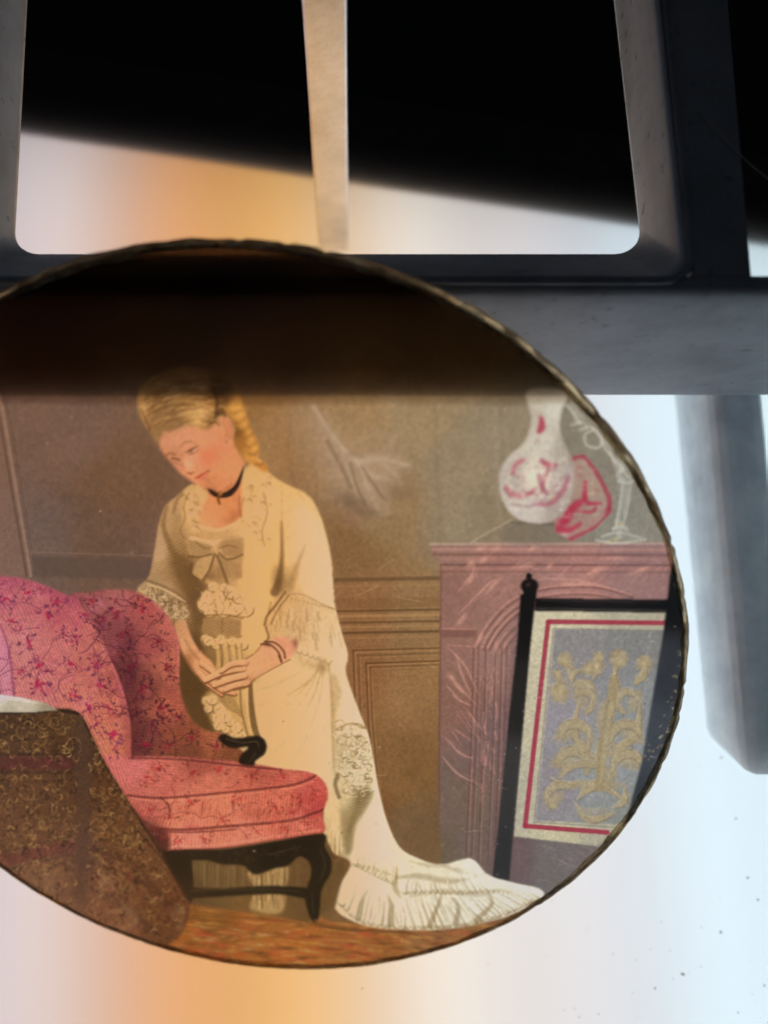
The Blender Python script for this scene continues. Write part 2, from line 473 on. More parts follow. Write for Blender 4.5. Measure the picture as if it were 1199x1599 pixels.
# faint painting hanging on the wall
for p, w, c, a in [([(486, 630), (500, 655), (520, 690), (556, 722)], 5, (190, 160, 124), .5), ([(556, 722), (590, 716), (636, 728)], 6, (196, 172, 142), .55), ([(560, 726), (600, 742), (628, 762)], 4, (190, 166, 136), .45),
                   ([(556, 724), (584, 752), (600, 790)], 5, (182, 156, 128), .4), ([(470, 636), (520, 650), (548, 668)], 8, (160, 130, 100), .35), ([(494, 634), (508, 664), (516, 690)], 3, (140, 84, 66), .5),
                   ([(560, 690), (590, 676), (612, 690)], 6, (182, 160, 134), .35), ([(600, 720), (612, 700), (616, 684)], 3, (196, 176, 150), .45), ([(455, 640), (452, 720), (470, 800)], 3, (120, 88, 56), .3),
                   ([(680, 640), (684, 760), (690, 850)], 3, (124, 100, 72), .35), ([(774, 640), (776, 740), (780, 812)], 4, (172, 156, 132), .35), ([(782, 640), (784, 740), (788, 800)], 2, (112, 98, 80), .35)]:
    line(p, w * 1.8, c, a * .7, 8.0)
for i in range(40):
    x = nr.uniform(500, 610); y = nr.uniform(690, 800); q = nr.uniform(-.6, .9); l = nr.uniform(14, 40)
    line([(x, y), (x + l * .5 * math.cos(q), y + l * .5 * math.sin(q) + nr.uniform(-5, 5)), (x + l * math.cos(q), y + l * math.sin(q))], nr.uniform(4, 11), (190, 168, 140) if nr.rand() < .62 else (112, 88, 64), .2, 7)
fill([(486, 632), (512, 660), (530, 690), (556, 716), (600, 706), (634, 722), (608, 745), (614, 772), (592, 802), (562, 792), (540, 762), (512, 722), (494, 676)], (182, 156, 126), 8, .5)
fill([(452, 630), (500, 640), (548, 700), (600, 690), (626, 720), (616, 790), (570, 812), (528, 790), (490, 740), (462, 690)], (176, 150, 118), 14, .45)
for p, w, a in [([(490, 634), (520, 680), (556, 720), (590, 716), (636, 726)], [3, 6, 8, 3], .6), ([(556, 720), (580, 742), (604, 748)], [6, 8, 3], .5), ([(560, 724), (574, 760), (590, 796)], [6, 7, 3], .45), ([(534, 700), (546, 740), (560, 776)], [3, 6, 2], .4), ([(600, 724), (618, 742), (630, 760)], [5, 5, 2], .45), ([(596, 706), (612, 690), (620, 676)], [4, 4, 2], .4)]: line(p, w, (204, 182, 152), a * .8, 6.5, clip=None)
for p, w in [([(512, 690), (532, 726), (548, 760)], 6), ([(566, 730), (586, 760), (600, 780)], 4), ([(548, 724), (556, 756), (572, 790)], 4)]: line(p, w, (104, 80, 56), .4, 4.5)
blob(548, 782, 26, 16, (92, 70, 50), .45, 20); blob(575, 800, 22, 10, (96, 74, 54), .4); blob(548, 812, 10, 14, (150, 96, 84), .35); blob(530, 720, 40, 30, (170, 140, 108), .25); blob(600, 690, 40, 40, (160, 134, 104), .3)
blob(620, 770, 30, 18, (110, 86, 62), .3)

# --- floor
fill([(-320, 1390), (240, 1392), (330, 1398), (440, 1412), (520, 1440), (700, 1452), (860, 1420), (1000, 1380), (1000, 1560), (-320, 1560)], [
    (100, 1480, (130, 78, 44)), (280, 1470, (160, 94, 42)), (330, 1420, (138, 86, 40)), (420, 1440, (162, 102, 48)), (450, 1490, (173, 102, 46)), (560, 1470, (158, 100, 51)), (700, 1470, (149, 104, 65)), (820, 1430, (130, 94, 67))], 2.0, id=FLOOR, sm=False)
for i in range(330):
    x = nr.uniform(230, 760); y = nr.uniform(1415, 1515); l = nr.uniform(12, 60)
    c = [(186, 128, 62), (110, 70, 34), (176, 84, 50), (196, 142, 76), (96, 60, 32), (168, 72, 48)][nr.randint(6)]
    line([(x, y), (x + l / 2, y + nr.uniform(-2, 4)), (x + l, y + l * .09 + nr.uniform(-2, 2))], nr.uniform(1.5, 5), c, nr.uniform(.2, .5), 2.0, FLOOR, .8)
for i in range(36):
    x = nr.uniform(280, 640); y = nr.uniform(1455, 1500)
    blob(x, y, nr.uniform(6, 18), nr.uniform(2, 5), (182, 70, 46), nr.uniform(.2, .5), 4, FLOOR)
for i in range(260):
    x = nr.uniform(200, 760); y = nr.uniform(1440, 1515); blob(x, y, nr.uniform(4, 14), nr.uniform(1.2, 3.2), [(206, 150, 80), (104, 66, 34), (176, 70, 46), (196, 164, 110), (84, 56, 34)][nr.randint(5)], nr.uniform(.2, .5), nr.uniform(-8, 14), FLOOR)
line([(300, 1408), (400, 1418), (520, 1448), (640, 1456)], 5, (92, 62, 36), .5, 3)
line([(300, 1430), (420, 1436), (560, 1456)], 2, (96, 62, 34), .5, 2)

# --- mantelpiece
fill([(672, 852), (735, 848), (1070, 848), (1120, 900), (1120, 1440), (690, 1380), (684, 1200), (688, 884), (676, 868)], [
    (700, 862, (152, 118, 103)), (850, 858, (159, 120, 112)), (1000, 860, (147, 118, 117)), (700, 920, (147, 107, 94)), (780, 900, (159, 116, 105)), (900, 905, (171, 125, 117)), (1000, 900, (156, 120, 117)), (720, 1000, (149, 109, 96)),
    (710, 1100, (138, 101, 87)), (780, 1010, (154, 118, 107)), (770, 1150, (122, 98, 94)), (710, 1250, (119, 98, 87)), (740, 1330, (113, 98, 89)), (900, 1340, (116, 107, 107)), (860, 1380, (113, 107, 105)), (690, 1340, (109, 94, 77))], 1.2, id=MANTEL, sm=False)
line([(672, 850), (1060, 849)], 4, (196, 170, 150), .6, 1.2, sm=False)
for y, c, a, w in [(858, (196, 140, 128), .5, 5), (866, (116, 66, 60), .6, 3), (873, (188, 124, 112), .4, 4), (882, (104, 60, 56), .65, 3), (888, (178, 118, 106), .45, 3), (893, (118, 72, 66), .5, 2)]:
    line([(676 + (y > 870) * 12, y), (1062, y + 1)], w, c, a, 1.2, sm=False, clip=MANTEL)
line([(688, 884), (686, 1100), (684, 1350)], 5, (104, 70, 58), .5, 2.0, MANTEL, sm=False)
# arch mouldings and pilaster lines
for k, (r, a) in enumerate([(0, .6), (11, .55), (20, .7), (33, .5), (44, .55), (58, .35)]):
    pts = [(742 + r * .95, 1010 + r * .1), (756 + r * .9, 982 + r * .35), (782 + r * .8, 950 + r * .62), (815 + r * .6, 928 + r * .85), (860 + r * .4, 916 + r), (930, 915 + r * 1.05), (985, 930 + r)]
    line(pts, 3.2, (206, 146, 130), a * .75, 1.4, MANTEL)
    line([(x + 3.5, y + 3.5) for x, y in pts], 3.0, (100, 60, 56), a * .75, 1.4, MANTEL)
for x, a in [(738, .6), (746, .4), (757, .6), (772, .45), (782, .6), (790, .4)]:
    line([(x + 2, 1012), (x - 2, 1150), (x - 10, 1345)], 2.6, (96, 62, 58), a * .8, 1.3, MANTEL, sm=False)
    line([(x + 5, 1012), (x + 1, 1150), (x - 7, 1345)], 1.8, (190, 134, 122), a * .6, 1.2, MANTEL, sm=False)
fill([(690, 984), (745, 984), (745, 996), (690, 996)], (112, 68, 60), 1.0, .4, sm=False, clip=MANTEL)
line([(692, 982), (742, 983)], 2.4, (196, 140, 122), .5, 1.0, MANTEL); line([(700, 1008), (740, 1010)], 2.4, (196, 140, 122), .45, 1.0, MANTEL)
fill([(800, 990), (830, 960), (830, 1400), (760, 1400), (786, 1200)], (108, 84, 88), 6.0, .55, clip=MANTEL)
# marble veins
for i in range(46):
    x = nr.uniform(694, 736); y = nr.uniform(1020, 1240); l = nr.uniform(14, 52); q = nr.uniform(.5, 1.1)
    line([(x, y), (x + l * .5 * math.cos(q) + nr.uniform(-4, 4), y + l * .5 * math.sin(q)), (x + l * math.cos(q), y + l * math.sin(q) + 4)], nr.uniform(.8, 3), (206, 146, 126) if nr.rand() < .7 else (112, 70, 62), nr.uniform(.15, .4) * (1 if y < 1180 else .6), 2.0, MANTEL, .9)
for i in range(70):
    x = nr.uniform(692, 1040); y = nr.uniform(888, 985 if x < 800 else 935); l = nr.uniform(10, 40); q = nr.uniform(-.95, -.45)
    line([(x, y), (x + l * .5 * math.cos(q), y + l * .5 * math.sin(q) + nr.uniform(-3, 3)), (x + l * math.cos(q), y + l * math.sin(q))], nr.uniform(.8, 3), (210, 148, 134) if nr.rand() < .65 else (116, 70, 66), nr.uniform(.12, .36), 1.8, MANTEL, .9)
for p in [[(700, 1012), (722, 1034), (738, 1060)], [(698, 1070), (716, 1092), (736, 1102)], [(690, 1180), (712, 1206), (736, 1220)], [(694, 1150), (718, 1176), (738, 1184)], [(712, 1020), (720, 1050), (736, 1086)], [(715, 925), (735, 900), (742, 880)], [(716, 960), (760, 915), (778, 904)], [(840, 905), (900, 906), (975, 925)]]:
    line(p, [1, 4, 1], (212, 156, 140), .55, 2.2, MANTEL)
for i in range(40):
    x = nr.uniform(750, 776); y = nr.uniform(1040, 1240)
    line([(x, y), (x + nr.uniform(-4, 4), y + nr.uniform(6, 20))], nr.uniform(1.5, 4), (196, 138, 124), nr.uniform(.15, .45), 1.6, MANTEL)
for i in range(50):
    x = nr.uniform(845, 945); y = nr.uniform(1320, 1385); l = nr.uniform(5, 16)
    line([(x, y), (x + l, y + l * .5)], nr.uniform(.7, 1.6), (160, 140, 138), nr.uniform(.1, .5), 1.0, MANTEL)
for x, y, rx, ry, q in [(750, 857, 9, 4, -15), (776, 857, 8, 4, -10), (832, 857, 10, 4, -12), (755, 874, 10, 5, -30), (735, 880, 6, 8, 20), (820, 884, 16, 4, -5), (858, 884, 8, 4, -40), (750, 998, 4, 12, 25), (774, 1010, 3, 11, 10), (720, 968, 4, 14, 40), (736, 905, 3, 14, 35), (770, 915, 3, 18, 42), (705, 1058, 8, 5, 30), (716, 1072, 4, 16, -40), (960, 872, 20, 3, 0), (1000, 890, 18, 4, -20), (930, 892, 22, 5, -25), (900, 912, 26, 3, 0)]:
    blob(x, y, rx, ry, (220, 162, 142), .6, q, MANTEL)
for i in range(350):
    x = nr.uniform(688, 1045); y = nr.uniform(850, 1340); blob(x, y, nr.uniform(1.2, 3.5), nr.uniform(.8, 2.2), (200, 146, 130) if nr.rand() < .5 else (104, 70, 66), nr.uniform(.1, .3), nr.uniform(0, 180), MANTEL)
CV *= np.where(ID == MANTEL, 0.96 + 0.08 * vnoise(2.6, 2.6, 73), 1)[..., None]
# mantel top ledge lines
line([(735, 848), (765, 830), (800, 812)], 3, (182, 166, 140), .6, 1.4); line([(782, 846), (792, 826), (808, 814)], 2.2, (172, 158, 136), .4, 1.4)
fill([(800, 815), (890, 818), (880, 846), (786, 846)], (112, 102, 90), 3, .5)
line([(800, 816), (850, 819), (890, 818)], 4, (92, 82, 72), .5, 2)

# --- candlestick
for p, w, a in [([(968, 712), (972, 730), (966, 742), (974, 752)], 8, .55), ([(982, 712), (990, 724), (986, 742)], 4, .5), ([(966, 752), (978, 755), (988, 752)], 5, .6), ([(972, 758), (968, 790), (962, 822)], 5, .6), ([(984, 758), (980, 790), (972, 822)], 4, .55),
                ([(978, 760), (974, 800)], 2, .5), ([(958, 826), (968, 822), (978, 826)], 6, .6), ([(940, 838), (965, 832), (1000, 840)], 4, .55), ([(930, 844), (965, 848), (1008, 843)], 4, .55), ([(965, 815), (967, 838)], 9, .5)]:
    line(p, w, (206, 206, 196), a, 1.4)
fill([(966, 712), (986, 712), (990, 735), (984, 752), (986, 765), (978, 820), (986, 832), (1004, 842), (936, 842), (956, 832), (966, 800), (970, 765), (966, 745)], (168, 166, 154), 1.2, .4, id=CANDLE)
line([(905, 672), (925, 668), (940, 690), (932, 700), (915, 694), (914, 678), (928, 672)], 4, (208, 202, 188), .6, 1.4)
line([(892, 664), (910, 660), (916, 668)], 5, (206, 200, 186), .5, 1.4); line([(936, 690), (950, 706), (962, 722)], 3, (206, 202, 190), .55, 1.3)
for i in range(16):
    t0 = nr.uniform(0, 1); x = 880 + 95 * t0 + nr.uniform(-6, 6); y = 630 + 100 * t0 * t0 + 30 * t0 + nr.uniform(-8, 8)
    line([(x, y), (x + 10, y + 12), (x + nr.uniform(16, 26), y + nr.uniform(24, 36))], nr.uniform(1, 2.6), (224, 220, 206), nr.uniform(.3, .6), 1.1)
for c_, x, y in [((190, 160, 110), 967, 818), ((206, 190, 140), 962, 842), ((210, 196, 150), 950, 846)]: blob(x, y, 5, 3, c_, .7)

# --- plate behind the vase
pl = [(890, 714), (912, 709), (934, 735), (955, 775), (956, 800), (930, 826), (892, 846), (868, 832), (866, 812)]
fill(pl, [(920, 760, (170, 146, 128)), (900, 800, (160, 130, 116)), (940, 800, (168, 146, 132)), (880, 830, (176, 140, 128))], 1.2, id=PLATE, sm=False)
line([(893, 716), (912, 713), (932, 738), (951, 776), (951, 796)], 9, (158, 62, 80), .8, 3.5, PLATE)
line([(951, 796), (945, 812), (925, 828), (890, 844)], 10, (164, 64, 84), .78, 3.5, PLATE)
line([(914, 752), (913, 776), (918, 786), (938, 786)], [4, 9, 7, 3], (176, 54, 78), .9, 4.5, PLATE)
line([(884, 812), (892, 796), (910, 784)], [12, 14, 5], (178, 52, 76), .88, 5, PLATE); line([(870, 826), (888, 828), (906, 818)], [12, 9, 5], (182, 60, 82), .85, 5, PLATE)
blob(878, 816, 10, 9, (176, 50, 74), .8, 0, PLATE); line([(900, 798), (922, 800), (930, 794)], 6, (172, 70, 86), .75, 2, PLATE); line([(896, 786), (906, 782)], 6, (170, 66, 84), .7, 3.5, PLATE)
for i in range(70): blob(nr.uniform(870, 950), nr.uniform(715, 838), nr.uniform(2, 6), nr.uniform(2, 4), (176, 76, 92) if nr.rand() < .5 else (206, 178, 166), .35, 0, PLATE)
# --- vase
vs = [(822, 612), (856, 606), (886, 614), (878, 640), (874, 665), (880, 690), (894, 720), (897, 750), (890, 785), (872, 808), (845, 818), (812, 812), (790, 792), (780, 765), (781, 735), (795, 712), (815, 695), (826, 675), (829, 650)]
fill(vs, [(840, 625, (206, 194, 172)), (862, 640, (214, 206, 190)), (835, 650, (196, 182, 164)), (850, 690, (210, 200, 182)), (800, 740, (190, 176, 162)), (840, 740, (226, 214, 192)), (885, 745, (186, 170, 160)), (830, 790, (206, 194, 182)), (870, 800, (178, 162, 152)), (880, 700, (180, 168, 152))], 1.6, id=VASE)
line([(845, 652), (846, 666), (842, 674)], [5, 12, 8], (178, 56, 80), .8, 4, VASE); blob(840, 690, 5, 4, (170, 130, 120), .5, 0, VASE)
for p, w, c in [([(800, 738), (808, 724), (820, 718)], [6, 8, 4], (184, 70, 88)), ([(846, 720), (856, 730), (850, 748), (846, 770)], [8, 6, 6, 3], (166, 62, 84)), ([(850, 724), (866, 726)], 7, (180, 72, 92)), ([(790, 760), (802, 772), (820, 774), (836, 764)], [4, 8, 7, 4], (186, 74, 92)),
                ([(842, 744), (846, 760), (854, 772)], [8, 7, 4], (150, 60, 84)), ([(832, 788), (860, 786), (880, 764), (888, 744)], [3, 8, 9, 4], (172, 80, 100)), ([(800, 788), (830, 792)], 3, (168, 120, 124)), ([(788, 764), (798, 778)], 3, (150, 70, 90))]:
    line(p, w, c, .62, 5.5, VASE)
for i in range(46):
    q = nr.uniform(0, 6.28); r = nr.uniform(20, 48); blob(838 + r * math.cos(q), 752 + r * .75 * math.sin(q), nr.uniform(2, 5), nr.uniform(1.5, 3.5), (178, 80, 98) if nr.rand() < .55 else (150, 120, 124), .4, 0, VASE)
for i in range(60): blob(nr.uniform(788, 890), nr.uniform(712, 800), nr.uniform(2, 6), nr.uniform(1.5, 4), (226, 214, 198), nr.uniform(.2, .5), nr.uniform(0, 180), VASE)
blob(828, 742, 16, 18, (238, 226, 200), .55, 0, VASE); blob(860, 776, 6, 4, (226, 200, 160), .5, 0, VASE)
line([(888, 715), (898, 748), (890, 786), (868, 812)], 4, (150, 138, 128), .45, 3, VASE)

# --- fire screen
scr_b = (28, 26, 26)
def black_field(): return [(825, 960, (24, 22, 22)), (812, 1100, (40, 38, 36)), (795, 1200, (58, 57, 56)), (780, 1360, (52, 52, 53)), (930, 945, (30, 28, 29)), (1060, 920, (18, 16, 17)), (1055, 1050, (52, 56, 62)), (1025, 1150, (66, 72, 80)), (985, 1280, (52, 58, 64))]  # blacks greyed towards the lower right: a veil of glare painted in
fill([(832, 953), (1045, 955), (1040, 1150), (965, 1320), (936, 1322), (802, 1306)], [(860, 965, (206, 196, 166)), (1000, 965, (178, 172, 150)), (840, 1100, (196, 186, 160)), (820, 1260, (182, 176, 156)), (870, 1308, (196, 188, 158)), (940, 1310, (176, 170, 150))], 1.0, id=SCREEN, sm=False)
fill([(866, 982), (1040, 985), (1030, 1120), (975, 1288), (836, 1282)], [(880, 1000, (141, 136, 136)), (1000, 1000, (133, 132, 130)), (870, 1100, (150, 144, 149)), (1000, 1100, (139, 142, 143)), (860, 1230, (145, 138, 143)), (940, 1200, (148, 152, 153)), (960, 1270, (139, 142, 139))], 1.4, sm=False, clip=SCREEN)
for (x0, y0, x1, y1) in [(856, 971, 1040, 973), (856, 971, 820, 1290), (820, 1290, 948, 1300)]:
    line([(x0, y0), (x1, y1)], 7.5, (158, 50, 70), .88, 1.4, SCREEN, sm=False)
line([(864, 982), (834, 1284)], 2.0, (120, 112, 100), .5, 1.2, SCREEN, sm=False); line([(864, 982), (1036, 985)], 2.0, (120, 112, 100), .5, 1.2, SCREEN, sm=False); line([(834, 1284), (960, 1292)], 2.0, (110, 106, 100), .45, 1.2, SCREEN, sm=False)
gold = (172, 158, 126); gold2 = (158, 140, 108)
def leaf(x0, y0, x1, y1, w, bend):
    mx, my = (x0 + x1) / 2 - (y1 - y0) * bend, (y0 + y1) / 2 + (x1 - x0) * bend
    line([(x0, y0), (mx, my), (x1, y1)], [2, w * 1.0, w * .9, 2], gold2, .8, 2.0, SCREEN)
    line([(x0, y0), (mx - 1.5, my - 1.5), (x1, y1)], [1, w * .75, w * .6, 1], gold, .85, 2.0, SCREEN)
    line([(x0, y0 + 2), (mx + w * .4, my + w * .35), (x1, y1 + 2)], 1.6, (118, 106, 98), .5, 1.2, SCREEN)
    line([(x0, y0 - 2), (mx - w * .4, my - w * .4), (x1, y1 - 2)], 1.4, (206, 196, 170), .45, 1.1, SCREEN)
for a_ in [(952, 1120, 960, 1045, 20, .05), (934, 1190, 905, 1095, 14, -.22), (944, 1180, 1000, 1095, 14, .22),
           (892, 1068, 872, 1028, 14, .2), (892, 1068, 912, 1045, 8, -.2), (892, 1072, 930, 1090, 18, -.3), (884, 1080, 862, 1082, 22, .3), (925, 1062, 938, 1020, 10, .1), (990, 1070, 1005, 1028, 12, .2), (960, 1060, 978, 1030, 8, -.2), (860, 1215, 905, 1220, 10, .2),
           (900, 1250, 970, 1248, 18, -.35), (895, 1252, 960, 1270, 14, .3), (975, 1230, 955, 1262, 12, -.3)]:
    leaf(*a_)
def scroll(cx, cy, r, q0, turn, w):
    P = [(cx + r * (1 - .62 * t_) * math.cos(q0 + turn * t_), cy + r * (1 - .62 * t_) * .9 * math.sin(q0 + turn * t_)) for t_ in np.linspace(0, 1, 9)]
    line(P, [w * .6, w, w, w * .8], gold2, .75, 3, SCREEN); line(P, [w * .3, w * .7, w * .6, w * .5], gold, .8, 2.5, SCREEN)
    line([(x + 1, y + w * .5) for x, y in P], 1.6, (120, 112, 108), .4, 1.4, SCREEN); line([(x - 1, y - w * .5) for x, y in P], 1.4, (204, 198, 182), .4, 1.2, SCREEN)
for x, y, rx, ry, q in [(885, 1148, 27, 12, -20), (880, 1190, 27, 13, -10), (906, 1090, 12, 24, -20), (942, 1120, 13, 32, 8), (988, 1150, 27, 12, 20), (985, 1192, 25, 12, 15), (992, 1095, 12, 24, 25), (868, 1250, 22, 10, -50), (930, 1226, 58, 9, 0), (936, 1180, 10, 40, 4), (910, 1172, 10, 24, -40), (964, 1172, 10, 24, 40), (874, 1060, 14, 8, 40), (1000, 1058, 14, 8, -40), (930, 1268, 34, 8, 0)]:
    blob(x, y, rx, ry, (164, 148, 116), .62, q, SCREEN, hard=.45); blob(x - 3, y - 3, rx * .6, ry * .5, (182, 168, 136), .55, q, SCREEN)
for a_ in [(890, 1150, 34, .6, -3.6, 17), (888, 1192, 32, .5, -3.8, 18), (905, 1092, 26, 1.2, -3.4, 13), (985, 1150, 34, 2.6, 3.2, 17), (988, 1195, 34, 2.6, 3.0, 17), (985, 1092, 26, 2.0, 3.2, 13), (872, 1250, 30, 5.4, -3.2, 15), (930, 1232, 60, 3.5, 2.4, 13)]: scroll(*a_)
line([(936, 1230), (940, 1180), (952, 1110), (958, 1060)], [14, 16, 18, 12], gold2, .8, 3, SCREEN); line([(938, 1220), (944, 1170), (955, 1100)], [5, 8, 8], gold, .8, 3, SCREEN)
for x, y, r in [(882, 1030, 14), (874, 1084, 17), (930, 1040, 15), (966, 1028, 17), (1006, 1036, 15), (918, 1046, 12), (870, 1052, 9), (934, 1025, 10)]:
    for k in range(7):
        q = k * .9 + x; blob(x + r * .6 * math.cos(q), y + r * .6 * math.sin(q), r * .42, r * .42, gold if k % 2 else gold2, .75, 0, SCREEN, hard=.3)
    blob(x, y, r * .5, r * .5, (196, 172, 128), .7, 0, SCREEN)
for r_ in (30, 21, 12): line([(930 + r_ * 1.1 * math.cos(q), 1256 + r_ * .52 * math.sin(q)) for q in np.linspace(0, 6.28, 14)], 3.2, [(150, 152, 156), (190, 172, 136), (158, 162, 166)][r_ % 3], .6, 1.6, SCREEN)
for i in range(420):
    x = nr.uniform(845, 1030); y = nr.uniform(985, 1285); q = nr.uniform(0, 6.28); l = nr.uniform(2, 8)
    line([(x, y), (x + l * math.cos(q), y + l * math.sin(q))], nr.uniform(.8, 2), [(206, 200, 186), (108, 104, 106), (176, 150, 108), (164, 168, 178)][nr.randint(4)], nr.uniform(.15, .45), 1.0, SCREEN)
CV *= np.where(ID == SCREEN, 0.95 + 0.10 * vnoise(2.4, 2.4, 71), 1)[..., None]
# black frame: post, finial, rails
fill([(813, 928), (837, 930), (828, 1010), (818, 1120), (806, 1250), (795, 1377), (769, 1371), (780, 1270), (795, 1120), (808, 1000)], black_field(), 1.2, id=SCREEN, sm=False)
fill([(836, 934), (1060, 937), (1060, 957), (836, 954)], black_field(), 1.2, id=SCREEN, sm=False)
line([(840, 950), (940, 952), (1040, 953)], 1.2, (120, 116, 108), .5, 1.0); line([(845, 938), (1030, 941)], 1.2, (84, 80, 74), .5, 1.0)
blob(827, 915, 16, 14, (22, 18, 18), 1, 0, hard=.55); blob(826, 900, 6, 6, (26, 20, 18), 1, 0, hard=.4); fill([(818, 922), (838, 922), (838, 934), (816, 934)], (24, 20, 20), 1.2, sm=False)
blob(825, 913, 4, 4, (112, 84, 76), .5); line([(840, 908), (842, 916)], 2, (120, 84, 76), .5)
for i in range(14): blob(nr.uniform(775, 830), nr.uniform(960, 1370), 1.1, 1.1, (190, 186, 178), .7)
fill([(1056, 850), (1110, 850), (1125, 1050), (1090, 1250), (960, 1400), (930, 1352), (975, 1292), (1002, 1190), (1022, 1070), (1036, 985), (1046, 900)], black_field(), 1.6, id=SCREEN, sm=False)
for i in range(220):
    t0 = nr.rand(); q = -1.05 + 1.55 * t0; d = abs(nr.normal(0, 1)) * 9 + 3
    x, y = 408 + (672 - d) * math.cos(q * .93 - .02), 975 - (545 - d) * math.sin(q * .93 - .02) * -1
    blob(x, y, nr.uniform(1, 3.2), nr.uniform(.8, 2), (176, 150, 104) if nr.rand() < .6 else (206, 196, 170), nr.uniform(.3, .8), nr.uniform(0, 180), SCREEN)
fill([(940, 1320), (975, 1288), (1010, 1250), (960, 1390), (900, 1400)], [(960, 1330, (96, 92, 86)), (940, 1370, (110, 100, 90))], 5, .8, sm=False)

# --- woman: dress
dress = [(281, 772), (299, 757), (330, 752), (372, 742), (402, 716), (420, 738), (449, 757), (476, 769), (494, 790), (508, 828), (518, 875), (521, 920), (525, 952), (536, 995), (544, 1024), (541, 1052), (560, 1108), (576, 1150), (586, 1200), (600, 1268),
         (622, 1320), (652, 1340), (690, 1350), (735, 1341), (762, 1366), (800, 1378), (842, 1388), (846, 1402), (800, 1428), (740, 1444), (680, 1452), (600, 1450), (555, 1440), (524, 1418), (530, 1385), (548, 1348), (520, 1330), (506, 1300), (500, 1250), (440, 1215), (330, 1190), (290, 1120), (276, 1020), (272, 985), (238, 962), (216, 935), (216, 918), (233, 900), (242, 860), (249, 818), (260, 790)]
fill(dress, [(270, 800, (196, 152, 98)), (255, 860, (198, 156, 108)), (280, 880, (160, 120, 72)), (250, 930, (180, 144, 98)), (300, 800, (224, 176, 108)), (300, 900, (140, 100, 58)), (330, 850, (206, 160, 98)), (400, 800, (236, 188, 112)), (420, 900, (238, 190, 112)), (460, 820, (232, 186, 114)), (490, 850, (238, 200, 138)),
             (510, 920, (240, 208, 152)), (440, 930, (228, 182, 108)), (400, 980, (234, 186, 110)), (470, 980, (226, 190, 132)), (520, 1010, (238, 210, 160)), (450, 1080, (236, 196, 128)), (430, 1140, (238, 198, 126)), (500, 1120, (240, 208, 150)), (480, 1180, (240, 208, 150)), (560, 1140, (238, 212, 166)), (510, 1270, (232, 196, 138)),
             (545, 1200, (226, 204, 158)), (590, 1260, (240, 220, 180)), (570, 1330, (240, 218, 172)), (580, 1400, (240, 222, 182)), (660, 1390, (236, 224, 194)), (760, 1390, (230, 224, 204)), (820, 1396, (224, 220, 206)), (310, 1060, (96, 68, 36)), (330, 1110, (110, 80, 42)), (300, 1010, (110, 78, 42)), (380, 1100, (224, 180, 108)), (340, 980, (190, 146, 84))], 1.3, id=WOMAN)
W = WOMAN
dk, md, lt = (118, 82, 42), (160, 120, 70), (250, 216, 150)
for p, c, sf, a in [([(385, 850), (430, 800), (438, 880), (424, 960), (396, 1015), (382, 960)], (246, 196, 112), 12, .7), ([(462, 785), (494, 815), (512, 880), (518, 940), (488, 930), (472, 870)], (250, 220, 170), 12, .8), ([(420, 760), (450, 770), (440, 800), (405, 840), (392, 790)], (246, 200, 124), 10, .6),
                    ([(420, 1060), (490, 1045), (480, 1110), (440, 1180), (410, 1160), (404, 1100)], (248, 210, 142), 14, .65), ([(500, 1060), (516, 1060), (518, 1190), (470, 1195)], (252, 220, 164), 10, .6), ([(544, 1060), (566, 1120), (576, 1150), (548, 1130), (534, 1070)], (252, 230, 186), 8, .6), ([(590, 1220), (612, 1310), (600, 1345), (566, 1330), (578, 1270)], (252, 234, 194), 9, .7)]:
    fill(p, c, sf, a, clip=W)
# shadow masses on the bodice and between arm and body
fill([(276, 800), (262, 850), (268, 880), (290, 930), (305, 985), (300, 1000), (320, 1020), (330, 960), (322, 920), (300, 880), (290, 840), (284, 810)], [(275, 830, (170, 128, 76)), (290, 890, (110, 78, 42)), (310, 960, (96, 68, 38)), (300, 850, (150, 112, 62))], 5, .75, clip=W)
fill([(285, 990), (310, 1020), (325, 1090), (345, 1130), (345, 1150), (310, 1138), (285, 1095), (280, 1040)], (92, 64, 34), 4, .75, clip=W)
for i in range(40): x = 284 + i * 1.5; line([(x, 1000 + i * 2.2), (x + 16, 1026 + i * 2.4)], 1.1, (140, 104, 58) if i % 2 else (60, 40, 20), .5, 1.2, W)
fill([(312, 975), (335, 990), (352, 1010), (345, 1045), (330, 1035), (318, 1010)], (150, 112, 60), 4, .7, clip=W)
line([(430, 925), (438, 900), (441, 860), (440, 815)], [14, 10, 5, 2], (112, 80, 42), .7, 5, W); line([(452, 925), (462, 890), (478, 850)], [10, 8, 3], (170, 128, 74), .5, 6, W)
fill([(432, 880), (444, 900), (446, 925), (436, 930), (428, 915)], (100, 70, 36), 6, .65, clip=W)
blob(452, 905, 12, 22, (168, 128, 74), .5, 10, W)
line([(441, 812), (440, 770)], 2, (190, 146, 88), .5, 2.5, W)
line([(262, 792), (256, 820), (266, 850), (280, 880), (296, 920)], [3, 7, 9, 11, 9], (124, 88, 48), .6, 5, W); line([(272, 800), (278, 780), (286, 772)], 5, (126, 90, 52), .5, 3, W)
